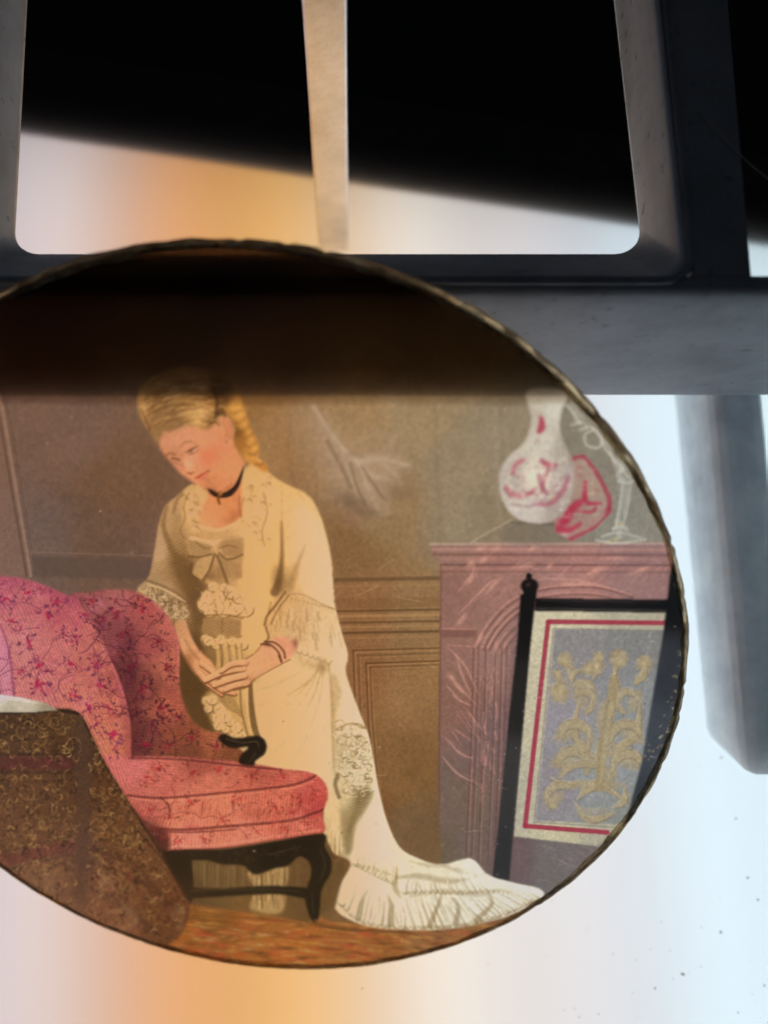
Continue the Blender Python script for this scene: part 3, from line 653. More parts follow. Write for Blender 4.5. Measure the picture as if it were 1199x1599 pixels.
# collar lace
for i in range(120):
    t0 = nr.rand(); side = nr.rand() < .45
    if side: x, y = 285 + 22 * nr.rand() + t0 * 12, 770 + t0 * 62
    else: x, y = 384 + 40 * nr.rand(), 745 + t0 * 110
    r = nr.uniform(2, 5)
    line([(x, y), (x + r, y - r * .5), (x + r * 1.6, y + r * .6)], nr.uniform(1, 2.4), (150, 106, 58) if nr.rand() < .5 else lt, nr.uniform(.25, .55), 1.4, W)
for p in [[(296, 770), (288, 790), (290, 810), (282, 830), (292, 842)], [(412, 770), (418, 800), (410, 830), (414, 852)], [(382, 778), (376, 800), (380, 815)]]:
    line(p, 2.2, (140, 98, 54), .5, 1.6, W)
line([(300, 842), (330, 848), (370, 842), (400, 822)], 8, (248, 206, 136), .6, 4, W)
# bow and ruffles down the front
def petal(x, y, r, q):
    fill([(x + r * a_ * math.cos(q + t_), y + r * a_ * math.sin(q + t_)) for t_, a_ in [(0, 1.15), (.7, .9), (1.7, .75), (2.8, .8), (4.0, .8), (5.3, .85)]], (234, 192, 122), 1.6, .85, clip=W)
    line([(x + r * 1.05 * math.cos(q + t_), y + r * 1.05 * math.sin(q + t_)) for t_ in (-1.1, -.4, .4, 1.1)], [1, 2.6, 2.2, 1], (108, 76, 38), .62, 1.5, W)
    line([(x - r * .2 * math.cos(q), y - r * .2 * math.sin(q)), (x + r * .7 * math.cos(q + .3), y + r * .7 * math.sin(q + .3))], 1.4, (150, 110, 60), .55, 1.3, W)
def ruffle(pts, r0, r1, q0=1.57, sp=.9):
    for x, y in pts: petal(x + nr.uniform(-3, 3), y + nr.uniform(-3, 3), nr.uniform(r0, r1), q0 + nr.uniform(-sp, sp))
def frill(cx, cy, w, h, n): ruffle([(cx + (k / max(1, n - 1) - .5) * w, cy + nr.uniform(-h, h) * .25) for k in range(n)], h * .45, h * .7)
for p, c in [([(293, 842), (318, 846), (333, 852), (334, 862), (318, 868), (296, 868)], (190, 148, 90)), ([(340, 850), (352, 840), (378, 836), (380, 868), (356, 872), (344, 862)], (192, 148, 90)), ([(342, 866), (380, 870), (380, 902), (356, 912), (348, 888)], (190, 146, 88)), ([(318, 868), (334, 866), (330, 892), (316, 908), (300, 896), (306, 880)], (206, 162, 98))]:
    fill(p, c, 1.6, .85, clip=W, sm=False)
for p, w in [([(296, 869), (312, 870), (330, 866)], 3.4), ([(343, 864), (356, 874), (379, 867)], 3.4), ([(336, 866), (328, 890), (318, 906)], 4), ([(340, 868), (348, 888), (356, 912)], 4.5), ([(300, 880), (300, 896), (312, 906)], 3), ([(306, 846), (320, 856), (332, 856)], 1.6), ([(345, 856), (358, 852), (372, 856)], 1.6)]:
    line(p, w, (98, 68, 34), .6, 2.4, W)
blob(334, 857, 6, 8, (226, 180, 112), .85, 0, W, hard=.3)
for i in range(26): line([(296 + i * 1.5, 844 + i * .4), (300 + i * 1.5, 866)], .9, (132, 96, 52), .38, 1.0, W)
for i in range(26): line([(346 + i * 1.4, 846 - i * .2), (350 + i * 1.25, 868)], .9, (132, 96, 52), .38, 1.0, W)
for i in range(22): line([(344 + i * 1.5, 874 + i * .3), (340 + i * 1.8, 902)], 1.0, (136, 100, 56), .35, 1.0, W)
fill([(322, 905), (345, 912), (368, 918), (384, 934), (384, 958), (360, 960), (332, 960), (312, 950), (310, 938), (328, 925)], (222, 174, 102), 2, .85, clip=W)
ruffle([(334, 916), (350, 918), (342, 930), (362, 926), (324, 934), (372, 936), (352, 942), (336, 946), (318, 946), (366, 950), (382, 950), (350, 954), (330, 956)], 8, 13)
for i in range(34):
    x = nr.uniform(312, 384); y = nr.uniform(912, 962); l = nr.uniform(6, 14)
    line([(x, y), (x + nr.uniform(-3, 5), y + l * .5), (x + nr.uniform(-5, 5), y + l)], nr.uniform(1.2, 2.4), dk if nr.rand() < .5 else lt, nr.uniform(.15, .35), 1.8, W)
fill([(318, 966), (348, 963), (378, 968), (377, 993), (348, 996), (316, 988)], (176, 134, 80), 1.4, .95, sm=False, clip=W)
line([(348, 966), (347, 995)], 2, dk, .55, 1.2, W); line([(317, 990), (348, 997), (378, 994)], 2.5, dk, .5, 1.5, W); line([(316, 962), (350, 960), (380, 966)], 3, dk, .5, 1.8, W)
for i in range(16): line([(320, 968 + i * 1.6), (376, 970 + i * 1.6)], .8, (128, 92, 50), .3, .9, W)
frill(350, 1002, 62, 14, 8)
for i, (x, w) in enumerate([(340, 8), (352, 10), (364, 9), (374, 6)]): line([(x, 1004), (x + 3, 1024), (x + 2, 1044)], w, (226, 178, 104), .7, 2.5, W); line([(x + w * .5, 1006), (x + w * .5 + 3, 1040)], 2, dk, .5, 1.6, W)
# lower front below the hands
fill([(322, 1085), (345, 1078), (372, 1078), (385, 1100), (395, 1140), (392, 1152), (350, 1148), (330, 1125)], (204, 160, 92), 3, .85, clip=W)
ruffle([(322, 1092), (334, 1090), (328, 1104), (342, 1104), (336, 1118), (350, 1116), (346, 1130), (360, 1128), (356, 1140), (370, 1138), (366, 1148), (380, 1146)], 7, 11, 1.7, .6)
for k in range(20): line([(338 + k * 1.4, 1080 + k * .4), (352 + k * 1.6, 1104 + k)], .9, (128, 92, 48), .4, .9, W)
line([(376, 1074), (378, 1110), (388, 1150)], 3, (120, 86, 44), .6, 2, W)
line([(392, 1065), (393, 1100), (398, 1135), (404, 1152)], [5, 9, 10, 8], (96, 68, 34), .75, 3, W); line([(386, 1075), (388, 1120), (394, 1150)], 3, (236, 190, 116), .6, 2, W)
# left cuff lace
for i in range(70):
    t0 = nr.rand(); x = 226 + 68 * t0 + nr.uniform(-6, 6); y = 918 + 40 * t0 + nr.uniform(-12, 18)
    line([(x, y), (x + nr.uniform(-3, 5), y + 6), (x + nr.uniform(-4, 4), y + nr.uniform(9, 14))], nr.uniform(1.2, 3), (110, 80, 46) if nr.rand() < .5 else (226, 188, 132), nr.uniform(.3, .65), 1.4, W)
line([(228, 906), (252, 914), (280, 928), (298, 945)], 4, (118, 86, 50), .5, 2.5, W); line([(230, 912), (260, 922), (290, 940)], 3, (236, 196, 138), .55, 2, W)
for i in range(60):
    t0 = nr.rand(); x = 228 + 64 * t0 + nr.uniform(-4, 4); y = 916 + 36 * t0 + nr.uniform(-4, 24); r = nr.uniform(3, 6); q = nr.uniform(0, 6.28)
    line([(x + r * math.cos(q + k), y + r * .7 * math.sin(q + k)) for k in (0, .9, 1.8, 2.6)], nr.uniform(1.2, 2.4), (112, 82, 46) if nr.rand() < .45 else (238, 204, 150), nr.uniform(.3, .6), 1.5, W)
# right cuff: gathers and scalloped lace
fill([(436, 930), (460, 922), (500, 938), (524, 952), (536, 995), (543, 1024), (520, 1030), (486, 1024), (464, 1004), (440, 1000), (420, 1002), (414, 970), (424, 945)], [(430, 960, (216, 170, 104)), (460, 980, (214, 172, 110)), (500, 990, (228, 192, 134)), (530, 1010, (238, 208, 156))], 2.5, .75, clip=W)
for i in range(60):
    t0 = nr.rand(); x = 422 + 112 * t0; y = 938 + 20 * t0 + nr.uniform(0, 55); l = nr.uniform(10, 26)
    line([(x, y), (x - 3 + 6 * t0, y + l * .5), (x - 3 + 9 * t0, y + l)], nr.uniform(1, 2.6), (150, 108, 58) if nr.rand() < .55 else (248, 218, 164), nr.uniform(.2, .5) * (1 - .4 * t0), 1.6, W)
line([(446, 925), (432, 944), (418, 962), (414, 976)], 4, dk, .7, 2, W); line([(452, 930), (436, 950), (424, 974)], 3, dk, .5, 2, W); line([(416, 980), (420, 996), (412, 1006), (400, 1020)], 4, dk, .6, 2, W)
line([(440, 930), (470, 928), (500, 942), (524, 952)], 2, (176, 134, 84), .6, 1.4, W)
for k in range(11): x = 456 + k * 6.4; blob(x, 935 + k * 1.6, 2.2, 1.6, (150, 110, 64), .5, 0, W)
for k in range(6):
    x, y = 466 + k * 9, 1006 + k * 3.2
    blob(x + 2, y + 6, 5, 7, (240, 204, 142), .8, 0, W, hard=.4); line([(x - 2, y + 12), (x + 3, y + 15), (x + 8, y + 10)], 1.8, (120, 86, 46), .42, 2, W)
fill([(462, 1012), (474, 1028), (500, 1034), (520, 1036), (505, 1052), (470, 1036)], (196, 154, 92), 4, .55, clip=W)
blob(503, 1040, 7, 12, (170, 130, 78), .5, 0, W)
# skirt folds
for p, w, a in [([(500, 1040), (480, 1066), (440, 1090), (405, 1102)], 5, .35), ([(505, 1042), (488, 1090), (460, 1140), (430, 1175)], 4, .42), ([(498, 1046), (476, 1090), (440, 1130)], 3, .3), ([(506, 1046), (500, 1090), (480, 1150), (455, 1195)], 3, .35), ([(514, 1040), (519, 1090), (520, 1150), (522, 1200)], 6, .45),
                ([(470, 1050), (430, 1070), (400, 1078)], 5, .25), ([(450, 1090), (425, 1112), (410, 1135)], 3, .25), ([(490, 1060), (450, 1100), (420, 1120)], 6, .2)]:
    line(p, [1, w, w * .7, 1], (156, 116, 64), a, 4.0, W)
for p in [[(494, 1070), (470, 1120), (446, 1160)], [(512, 1060), (506, 1130), (496, 1190)], [(470, 1064), (436, 1092), (408, 1110)]]: line(p, [2, 7, 3], (250, 218, 158), .5, 4, W)
# right train: lace panel with shadow
fill([(518, 1050), (534, 1080), (526, 1120), (534, 1170), (530, 1210), (520, 1200), (519, 1120)], (176, 142, 92), 3, .5, clip=W)
fill([(528, 1140), (572, 1142), (582, 1190), (578, 1230), (560, 1262), (548, 1300), (536, 1325), (530, 1260), (522, 1230), (526, 1180)], [(545, 1170, (206, 182, 134)), (570, 1200, (222, 202, 158)), (566, 1250, (150, 126, 84)), (545, 1290, (158, 132, 86)), (532, 1240, (216, 190, 138))], 3, .85, clip=W)
fill([(562, 1236), (583, 1236), (574, 1262), (556, 1290), (550, 1330), (538, 1332), (544, 1290), (554, 1262)], (128, 104, 62), 3, .75, clip=W)
for i in range(170):
    t0 = nr.rand(); x = 526 + 48 * nr.rand() + 6 * t0; y = 1130 + 110 * t0; r = nr.uniform(3, 8); q = nr.uniform(0, 6.28)
    line([(x + r * math.cos(q + k), y + r * .8 * math.sin(q + k)) for k in (0, 1, 2, 3)], nr.uniform(1, 2.2), (128, 100, 58) if nr.rand() < .5 else (250, 232, 192), nr.uniform(.25, .6), 1.2, W)
line([(526, 1140), (548, 1130), (574, 1138)], 4, (160, 126, 78), .6, 2, W); line([(528, 1146), (550, 1142), (572, 1148)], 5, (246, 224, 178), .6, 2, W)
line([(528, 1210), (524, 1225), (530, 1245)], 6, (100, 74, 40), .6, 3, W); line([(574, 1140), (582, 1180), (588, 1230), (600, 1280)], 3, (250, 234, 200), .6, 2, W)
fill([(512, 1300), (530, 1322), (534, 1345), (524, 1350), (512, 1330)], (172, 130, 78), 4, .55, clip=W)
# train ruffles on the floor
def pleat(xb, yb, xt, yt, w, lit, drk, a=.6):
    mx, my = (xb + xt) / 2 + nr.uniform(-3, 3), (yb + yt) / 2
    line([(xb + w * .6, yb), (mx + w * .35, my), (xt + w * .15, yt)], [w * .7, w * .5, 1], drk, a * nr.uniform(.5, 1), 2.4, W)
    line([(xb, yb), (mx, my), (xt, yt)], [w * .8, w * .6, 1.5], lit, a * nr.uniform(.6, 1), 2.6, W)
def hem(pts, top, n, w, lit=(250, 236, 204), drk=(150, 122, 80), a=.7):
    Pb, Pt = spline(pts, False, 12), spline(top, False, 12)
    for k in range(n):
        t_ = (k + nr.uniform(.1, .9)) / n; b_ = Pb[int(t_ * (len(Pb) - 1))]; t2 = Pt[int(np.clip(t_ + nr.uniform(-.03, .03), 0, 1) * (len(Pt) - 1))]
        f = nr.uniform(.55, 1.0); pleat(b_[0], b_[1], b_[0] + (t2[0] - b_[0]) * f, b_[1] + (t2[1] - b_[1]) * f, w * nr.uniform(.6, 1.3), lit, drk, a)
    for k in range(n):
        t_ = k / n; b_ = Pb[int(t_ * (len(Pb) - 1))]; r = w * nr.uniform(.5, 1.0)
        line([(b_[0] - r, b_[1] - 2), (b_[0], b_[1] + 3), (b_[0] + r, b_[1] - 2)], [1, 2.4, 1], (124, 98, 60), .45, 1.8, W)
# folds of the train lying on the floor
fill([(600, 1270), (625, 1322), (665, 1345), (640, 1365), (600, 1352), (570, 1330)], (246, 228, 186), 6, .6, clip=W)
fill([(556, 1352), (600, 1362), (622, 1378), (616, 1404), (585, 1412), (540, 1400)], (250, 232, 190), 6, .5, clip=W)
for p, w, a in [([(612, 1372), (650, 1368), (700, 1376), (735, 1372)], 9, .45), ([(620, 1356), (617, 1384), (626, 1402)], 9, .5), ([(640, 1400), (690, 1392), (745, 1396), (790, 1388)], 8, .4), ([(545, 1350), (580, 1356), (615, 1368)], 7, .4), ([(690, 1352), (725, 1362), (756, 1370)], 7, .35), ([(640, 1345), (670, 1352), (700, 1352)], 6, .3)]:
    line(p, [2, w, w, 2], (146, 120, 80), a, 5.5, W)
hem([(534, 1412), (560, 1436), (600, 1446), (650, 1448), (690, 1446)], [(556, 1376), (575, 1384), (605, 1392), (640, 1396), (672, 1398)], 34, 6)
hem([(690, 1448), (740, 1440), (790, 1426), (840, 1402)], [(672, 1396), (710, 1398), (752, 1392), (800, 1384)], 30, 6, (246, 238, 214), (146, 124, 90))
hem([(632, 1394), (670, 1392), (715, 1394), (760, 1390), (800, 1392)], [(640, 1366), (670, 1364), (705, 1360), (735, 1350), (768, 1372)], 22, 5, (248, 236, 206), (150, 124, 84), .6)
hem([(556, 1350), (590, 1368), (618, 1380)], [(566, 1322), (598, 1336), (622, 1350)], 12, 4.5, (250, 234, 194), (156, 126, 80), .5)
for p in [[(672, 1446), (684, 1414), (690, 1398)], [(560, 1434), (566, 1408), (574, 1390)], [(745, 1436), (768, 1412), (762, 1394)], [(712, 1442), (716, 1418), (706, 1402)], [(610, 1444), (612, 1416), (606, 1398)]]: line(p, [9, 6, 2], (132, 106, 68), .5, 4, W)
fill([(735, 1341), (762, 1366), (800, 1378), (842, 1390), (836, 1398), (790, 1392), (750, 1384), (720, 1364)], (244, 238, 218), 3, .6, clip=W)
# pleats beside the chair leg
hem([(506, 1318), (516, 1340), (530, 1352)], [(508, 1268), (518, 1276), (532, 1290)], 10, 5, (246, 216, 158), (150, 112, 62), .6)
fill([(536, 1330), (548, 1348), (534, 1372), (524, 1356)], (150, 116, 68), 4, .5, clip=W)
# --- skin: arms and hands
arm1 = [(274, 974), (290, 970), (299, 992), (311, 1014), (326, 1027), (338, 1044), (345, 1054), (336, 1062), (348, 1084), (340, 1084), (326, 1074), (312, 1060), (296, 1040), (284, 1018), (276, 996)]
fill(arm1, [(280, 985, (206, 148, 98)), (292, 1010, (222, 160, 106)), (315, 1035, (226, 160, 104)), (335, 1070, (222, 158, 102)), (290, 1030, (178, 118, 72))], 1.3, clip=None, id=W)
arm2 = [(420, 1000), (440, 994), (463, 1003), (462, 1016), (450, 1030), (430, 1042), (414, 1050), (398, 1060), (388, 1070), (372, 1076), (356, 1076), (342, 1070), (326, 1066), (318, 1060), (334, 1052), (350, 1042), (364, 1034), (380, 1032), (396, 1024), (410, 1008)]
fill(arm2, [(450, 1005, (226, 158, 112)), (430, 1020, (228, 164, 110)), (400, 1040, (232, 170, 112)), (370, 1050, (230, 166, 108)), (335, 1058, (222, 158, 102)), (380, 1068, (196, 134, 84))], 1.3, id=W)
for p, w, a in [([(276, 996), (286, 1020), (304, 1048), (318, 1064)], 2.5, .6), ([(454, 1030), (420, 1048), (396, 1062)], 2.4, .5), ([(396, 1022), (380, 1032), (366, 1034)], 2.2, .6), ([(312, 1014), (326, 1028)], 2.2, .6), ([(290, 1000), (300, 1018), (312, 1030)], 5, .25)]:
    line(p, w, (130, 80, 44), a, 2.0, W)
def finger(p, w, c=(228, 166, 108)):
    line([(x + .8, y + 2.2) for x, y in p], [w + 1.5, w + 1, w * .8], (112, 68, 36), .7, 2.0, W)
    line(p, [w, w * .92, w * .66], c, 1.0, 1.6, W)
    line([(x - .3, y - w * .22) for x, y in p], [w * .35, w * .3, 1], (244, 190, 134), .55, 2.0, W)
finger([(316, 1036), (330, 1046), (341, 1057)], 9, (222, 158, 102)); finger([(312, 1050), (328, 1068), (347, 1084)], 9.5, (218, 152, 96)); finger([(328, 1062), (347, 1077), (367, 1083)], 8, (214, 150, 96))
finger([(388, 1066), (368, 1070), (352, 1077)], 9); finger([(382, 1054), (356, 1061), (335, 1070)], 10); finger([(380, 1042), (348, 1049), (321, 1062)], 10.5); finger([(384, 1034), (362, 1037), (346, 1048)], 8.5)
blob(392, 1046, 16, 13, (232, 170, 112), .75, -20, W); blob(388, 1062, 12, 5, (196, 134, 84), .4, -25, W)
line([(398, 1062), (384, 1074), (366, 1078)], 3, (120, 74, 40), .5, 2.4, W)
for p in [[(408, 1006), (424, 1008), (436, 1020), (440, 1034)], [(414, 1002), (430, 1004), (443, 1016), (446, 1028)], [(436, 1024), (440, 1034)]]: line(p, 3, (104, 62, 40), .8, 1.3, W)
blob(418, 1006, 6, 4, (90, 52, 34), .7, 20, W); blob(462, 1004, 5, 9, (130, 76, 52), .6, 0, W); 
# --- neck, chest, face, hair
fill([(324, 758), (372, 742), (378, 770), (378, 808), (362, 818), (340, 826), (314, 820), (318, 790), (326, 775)], [(340, 800, (228, 148, 90)), (365, 790, (222, 142, 84)), (370, 805, (204, 126, 74)), (325, 815, (232, 156, 96))], 2.0, id=W)
line([(314, 822), (340, 828), (364, 820), (380, 808)], 5, (246, 200, 128), .8, 3, W); line([(374, 775), (375, 795), (378, 808)], 3, (160, 104, 60), .6, 2, W)
face = [(249, 676), (249, 690), (252, 703), (260, 714), (270, 726), (281, 738), (294, 748), (308, 757), (322, 763), (338, 767), (354, 764), (368, 752), (380, 736), (382, 722), (374, 706), (368, 690), (366, 668), (358, 652), (346, 650), (330, 656), (300, 652), (268, 660)]
fill(face, [(262, 685, (218, 146, 102)), (290, 675, (222, 152, 106)), (320, 685, (226, 152, 102)), (300, 720, (234, 158, 112)), (330, 712, (234, 138, 92)), (345, 735, (230, 152, 96)), (310, 745, (226, 150, 98)), (340, 755, (222, 142, 90)), (366, 735, (228, 154, 96)), (270, 712, (206, 136, 92)), (355, 665, (222, 148, 98)), (330, 758, (204, 128, 78))], 1.8, id=W)
blob(325, 713, 16, 13, (234, 124, 82), .55, -20, W); blob(294, 724, 6, 10, (242, 178, 126), .6, -28, W); blob(275, 690, 14, 8, (226, 158, 112), .4, -20, W)
F_ = (138, 86, 58)
line([(283, 697), (290, 691), (298, 690), (308, 693)], [2, 3.4, 2.6, 1.2], F_, .42, 2.4, W); line([(261, 711), (266, 708), (274, 710)], 3.4, F_, .6, 2.0, W)
line([(291, 707), (298, 703), (306, 699), (311, 696)], [2, 4.2, 3.0, 1.6], (120, 74, 50), .65, 1.8, W); blob(299, 705, 4, 2.6, (104, 68, 50), .65, -25, W); line([(296, 710), (304, 708), (311, 702)], 1.8, (150, 92, 62), .6, 1.6, W); blob(305, 703, 3, 2, (236, 190, 146), .6, -25, W)
line([(270, 716), (275, 717), (281, 719)], 3.2, (104, 64, 44), .7, 1.8, W); line([(273, 722), (280, 725), (286, 728)], 2.0, (160, 100, 70), .5, 2, W)
line([(286, 708), (284, 720), (288, 732)], 5, (196, 124, 84), .45, 3.5, W); line([(293, 738), (298, 740), (303, 738)], [2, 3.6, 2], (150, 78, 52), .75, 1.6, W); line([(306, 722), (309, 728), (308, 734)], 3, (206, 128, 84), .5, 2.5, W)
line([(306, 747), (311, 745), (317, 741), (325, 736)], [2.5, 4.2, 3.4, 1.8], (190, 74, 56), .85, 1.6, W); blob(319, 748, 5, 3.4, (186, 104, 70), .6, -20, W); blob(326, 736, 2.2, 2, (130, 70, 48), .6, 0, W); line([(311, 750), (318, 746), (324, 741)], 2.4, (214, 110, 82), .6, 1.6, W)
line([(250, 700), (262, 716), (282, 740), (306, 757)], 2.4, (150, 92, 56), .5, 2.0, W); line([(322, 763), (338, 768), (352, 765), (362, 756)], 4, (176, 104, 62), .5, 3, W)
blob(354, 672, 5, 12, (206, 128, 80), .45, -10, W); line([(347, 656), (356, 658), (362, 672), (360, 684)], 2.2, (176, 104, 64), .5, 1.8, W); blob(355, 690, 2, 2, (130, 76, 44), .6, 0, W); line([(352, 665), (356, 674), (353, 682)], 2.4, (176, 104, 66), .4, 1.6, W)
hair = [(216, 632), (220, 606), (238, 590), (262, 578), (300, 572), (336, 578), (362, 596), (376, 620), (384, 644), (392, 668), (400, 684), (406, 702), (404, 716), (418, 728), (416, 738), (402, 730), (386, 722), (374, 706), (366, 690), (368, 668), (360, 652), (346, 648), (334, 664), (320, 672), (305, 666), (288, 666), (268, 674), (256, 674), (250, 690), (246, 694), (236, 676), (224, 660)]
fill(hair, [(225, 640, (196, 144, 86)), (240, 665, (158, 116, 70)), (255, 640, (160, 118, 70)), (275, 655, (148, 108, 64)), (290, 640, (196, 146, 82)), (312, 648, (222, 168, 96)), (330, 640, (206, 150, 82)), (338, 650, (110, 74, 38)), (345, 620, (110, 74, 40)), (300, 600, (176, 128, 72)), (250, 600, (172, 124, 72)), (370, 640, (222, 160, 76)), (380, 660, (212, 146, 66)),
             (392, 690, (218, 152, 68)), (376, 690, (168, 110, 48)), (400, 712, (216, 152, 72)), (368, 675, (120, 80, 36)), (414, 732, (206, 136, 60))], 2.0, id=W)
for i in range(150):
    t0 = nr.rand(); x = 222 + 120 * nr.rand(); y = 588 + 78 * nr.rand()
    q = -.25 + (x - 280) / 160 + nr.uniform(-.3, .3); l = nr.uniform(10, 26)
    line([(x, y), (x + l * .5 * math.cos(q), y + l * .5 * math.sin(q) - 2), (x + l * math.cos(q), y + l * math.sin(q))], nr.uniform(1.2, 3.6), (236, 184, 112) if nr.rand() < .5 else (100, 66, 34), nr.uniform(.15, .4), 1.8, W)
for k in range(7):
    x, y = 366 + k * 6.2, 634 + k * 13.5
    x += nr.uniform(-3, 3); y += nr.uniform(-3, 3)
    line([(x - 7, y + 9), (x + 2, y + 11), (x + 11, y + nr.uniform(0, 7))], [3, 5, 2], (140, 90, 36), .42, 4, W); blob(x + 2, y, nr.uniform(5, 9), nr.uniform(4, 7), (238, 180, 92), .5, nr.uniform(0, 90), W)
fill([(222, 640), (240, 622), (275, 628), (296, 640), (288, 660), (264, 670), (248, 676), (232, 664)], (146, 104, 60), 7, .55, clip=W)
for i in range(60):
    x = nr.uniform(226, 330); y = nr.uniform(600, 662); l = nr.uniform(12, 30); q = -.5 + (x - 226) / 130
    line([(x, y), (x + l * .5 * math.cos(q), y + l * .5 * math.sin(q) - 3), (x + l * math.cos(q), y + l * math.sin(q))], nr.uniform(1.2, 2.6), (110, 74, 38) if nr.rand() < .6 else (242, 196, 124), nr.uniform(.25, .5), 1.8, W)
blob(312, 646, 18, 9, (238, 188, 112), .55, -12, W); blob(226, 640, 5, 14, (222, 170, 104), .55, -10, W)
line([(334, 606), (340, 630), (338, 650), (346, 640), (352, 650)], 5, (70, 44, 22), .6, 3, W); line([(222, 640), (228, 655), (236, 672)], 3, (116, 68, 34), .55, 2, W)
line([(326, 764), (334, 771), (346, 774), (360, 770), (372, 756), (382, 728)], [2, 7, 8, 10, 7, 2], (46, 30, 24), .95, 1.8, W)
line([(344, 770), (342, 780), (344, 788)], [5, 5, 3], (132, 76, 28), .95, 1.6, W); blob(346, 771, 3, 3, (206, 140, 62), .8, 0, W); blob(332, 768, 5, 4, (54, 34, 26), .8, 0, W)
# engraved lines on the shaded cloth
lum = CV.mean(2)
hatch([W], 3.8, 62, .22, 5, 7, np.clip((.72 - lum) * 2.4, 0, 1) * np.clip((YY - 778) / 20, 0, 1))
hatch([W], 4.0, 10, .10, 6, 7, np.clip((.62 - lum) * 2.6, 0, 1) * np.clip((YY - 778) / 20, 0, 1))

# --- armchair
back = [(-330, 880), (-100, 882), (0, 899), (30, 902), (65, 912), (100, 927), (126, 942), (150, 980), (175, 1030), (195, 1080), (206, 1130), (207, 1185), (222, 1280), (140, 1280), (90, 1200), (60, 1140), (-330, 1140)]
wing = [(112, 932), (140, 926), (165, 921), (200, 921), (226, 930), (250, 948), (270, 974), (281, 1010), (281, 1060), (287, 1096), (301, 1124), (322, 1140), (348, 1147), (378, 1172), (392, 1198), (280, 1190), (203, 1186), (200, 1100), (160, 1000)]
fill(wing, [(150, 935, (158, 88, 83)), (185, 930, (171, 96, 90)), (225, 945, (175, 86, 78)), (262, 985, (186, 101, 83)), (272, 1040, (188, 105, 78)), (240, 1000, (160, 80, 73)), (190, 990, (137, 71, 69)), (195, 1060, (113, 60, 56)), (230, 1080, (132, 70, 57)), (262, 1100, (175, 92, 68)), (220, 1150, (115, 63, 50)), (290, 1150, (143, 77, 52)), (330, 1158, (167, 96, 59)), (300, 1175, (122, 68, 47)), (360, 1180, (132, 77, 47))], 1.5, id=CHAIR)
fill(back, [(-250, 980, (182, 105, 110)), (10, 915, (188, 102, 110)), (50, 930, (192, 105, 108)), (100, 950, (188, 96, 99)), (30, 1010, (201, 122, 119)), (90, 1020, (198, 112, 108)), (140, 1030, (192, 107, 95)), (60, 1080, (201, 118, 113)), (130, 1090, (203, 117, 101)), (180, 1110, (199, 112, 88)), (195, 1160, (198, 112, 82)), (185, 1060, (184, 98, 84)), (160, 1160, (199, 117, 92))], 1.3, id=CHAIR)
seat = [(150, 1180), (200, 1181), (280, 1182), (375, 1190), (440, 1200), (485, 1206), (506, 1220), (513, 1243), (504, 1272), (503, 1302), (425, 1313), (350, 1325), (265, 1330), (235, 1320), (190, 1270), (150, 1220)]
fill(seat, [(210, 1195, (208, 111, 102)), (250, 1215, (202, 107, 89)), (320, 1195, (165, 85, 67)), (330, 1220, (210, 117, 89)), (420, 1205, (184, 93, 71)), (450, 1220, (202, 105, 81)), (495, 1225, (202, 93, 77)), (230, 1265, (192, 101, 83)), (280, 1270, (221, 127, 95)), (350, 1265, (223, 127, 93)), (430, 1260, (218, 117, 87)), (495, 1260, (192, 80, 69)), (290, 1310, (227, 133, 106)), (380, 1305, (225, 129, 100)), (470, 1295, (208, 109, 85)), (225, 1300, (118, 63, 50))], 1.3, id=CHAIR)
fill([(205, 1262), (236, 1290), (262, 1300), (264, 1330), (230, 1330), (205, 1290)], (74, 40, 32), 3, .85, clip=CHAIR)
# seams and piping
for p, w in [([(200, 1242), (255, 1246), (350, 1238), (450, 1227), (485, 1216), (496, 1208)], 3.4), ([(230, 1291), (280, 1296), (350, 1291), (450, 1282), (490, 1270), (506, 1264)], 4.4), ([(236, 1298), (300, 1300), (370, 1295)], 2.2), ([(252, 1246), (264, 1258), (266, 1275)], 4), ([(203, 1184), (280, 1186), (376, 1196), (440, 1202)], 3.0), ([(126, 942), (152, 984), (178, 1036), (197, 1084), (207, 1132), (208, 1184)], 4.0)]:
    line(p, w, (96, 40, 34), .65, 2.0, CHAIR)
line([(206, 1246), (256, 1251), (350, 1243), (450, 1232), (490, 1220)], 2.4, (240, 150, 112), .45, 1.6, CHAIR); line([(268, 1322), (350, 1318), (430, 1306), (502, 1296)], 2.2, (242, 160, 126), .5, 1.4, CHAIR); line([(268, 1328), (350, 1324), (430, 1312), (502, 1302)], 2.6, (120, 56, 44), .55, 1.4, CHAIR)
line([(122, 938), (148, 976), (172, 1026), (192, 1078), (203, 1128)], 3.0, (232, 140, 146), .4, 2.5, CHAIR); line([(228, 932), (252, 952), (272, 980), (280, 1012), (280, 1060)], 5, (214, 112, 110), .45, 4, CHAIR)
blob(400, 1272, 24, 9, (176, 88, 66), .55, -4, CHAIR)
for i in range(44):
    x = nr.uniform(285, 500); y = nr.uniform(1248, 1268); l = nr.uniform(12, 26)
    line([(x, y), (x + nr.uniform(-6, 2), y + l * .5), (x - nr.uniform(2, 12), y + l)], [1, nr.uniform(1.5, 3), 1], (150, 62, 50), nr.uniform(.2, .5), 1.6, CHAIR)
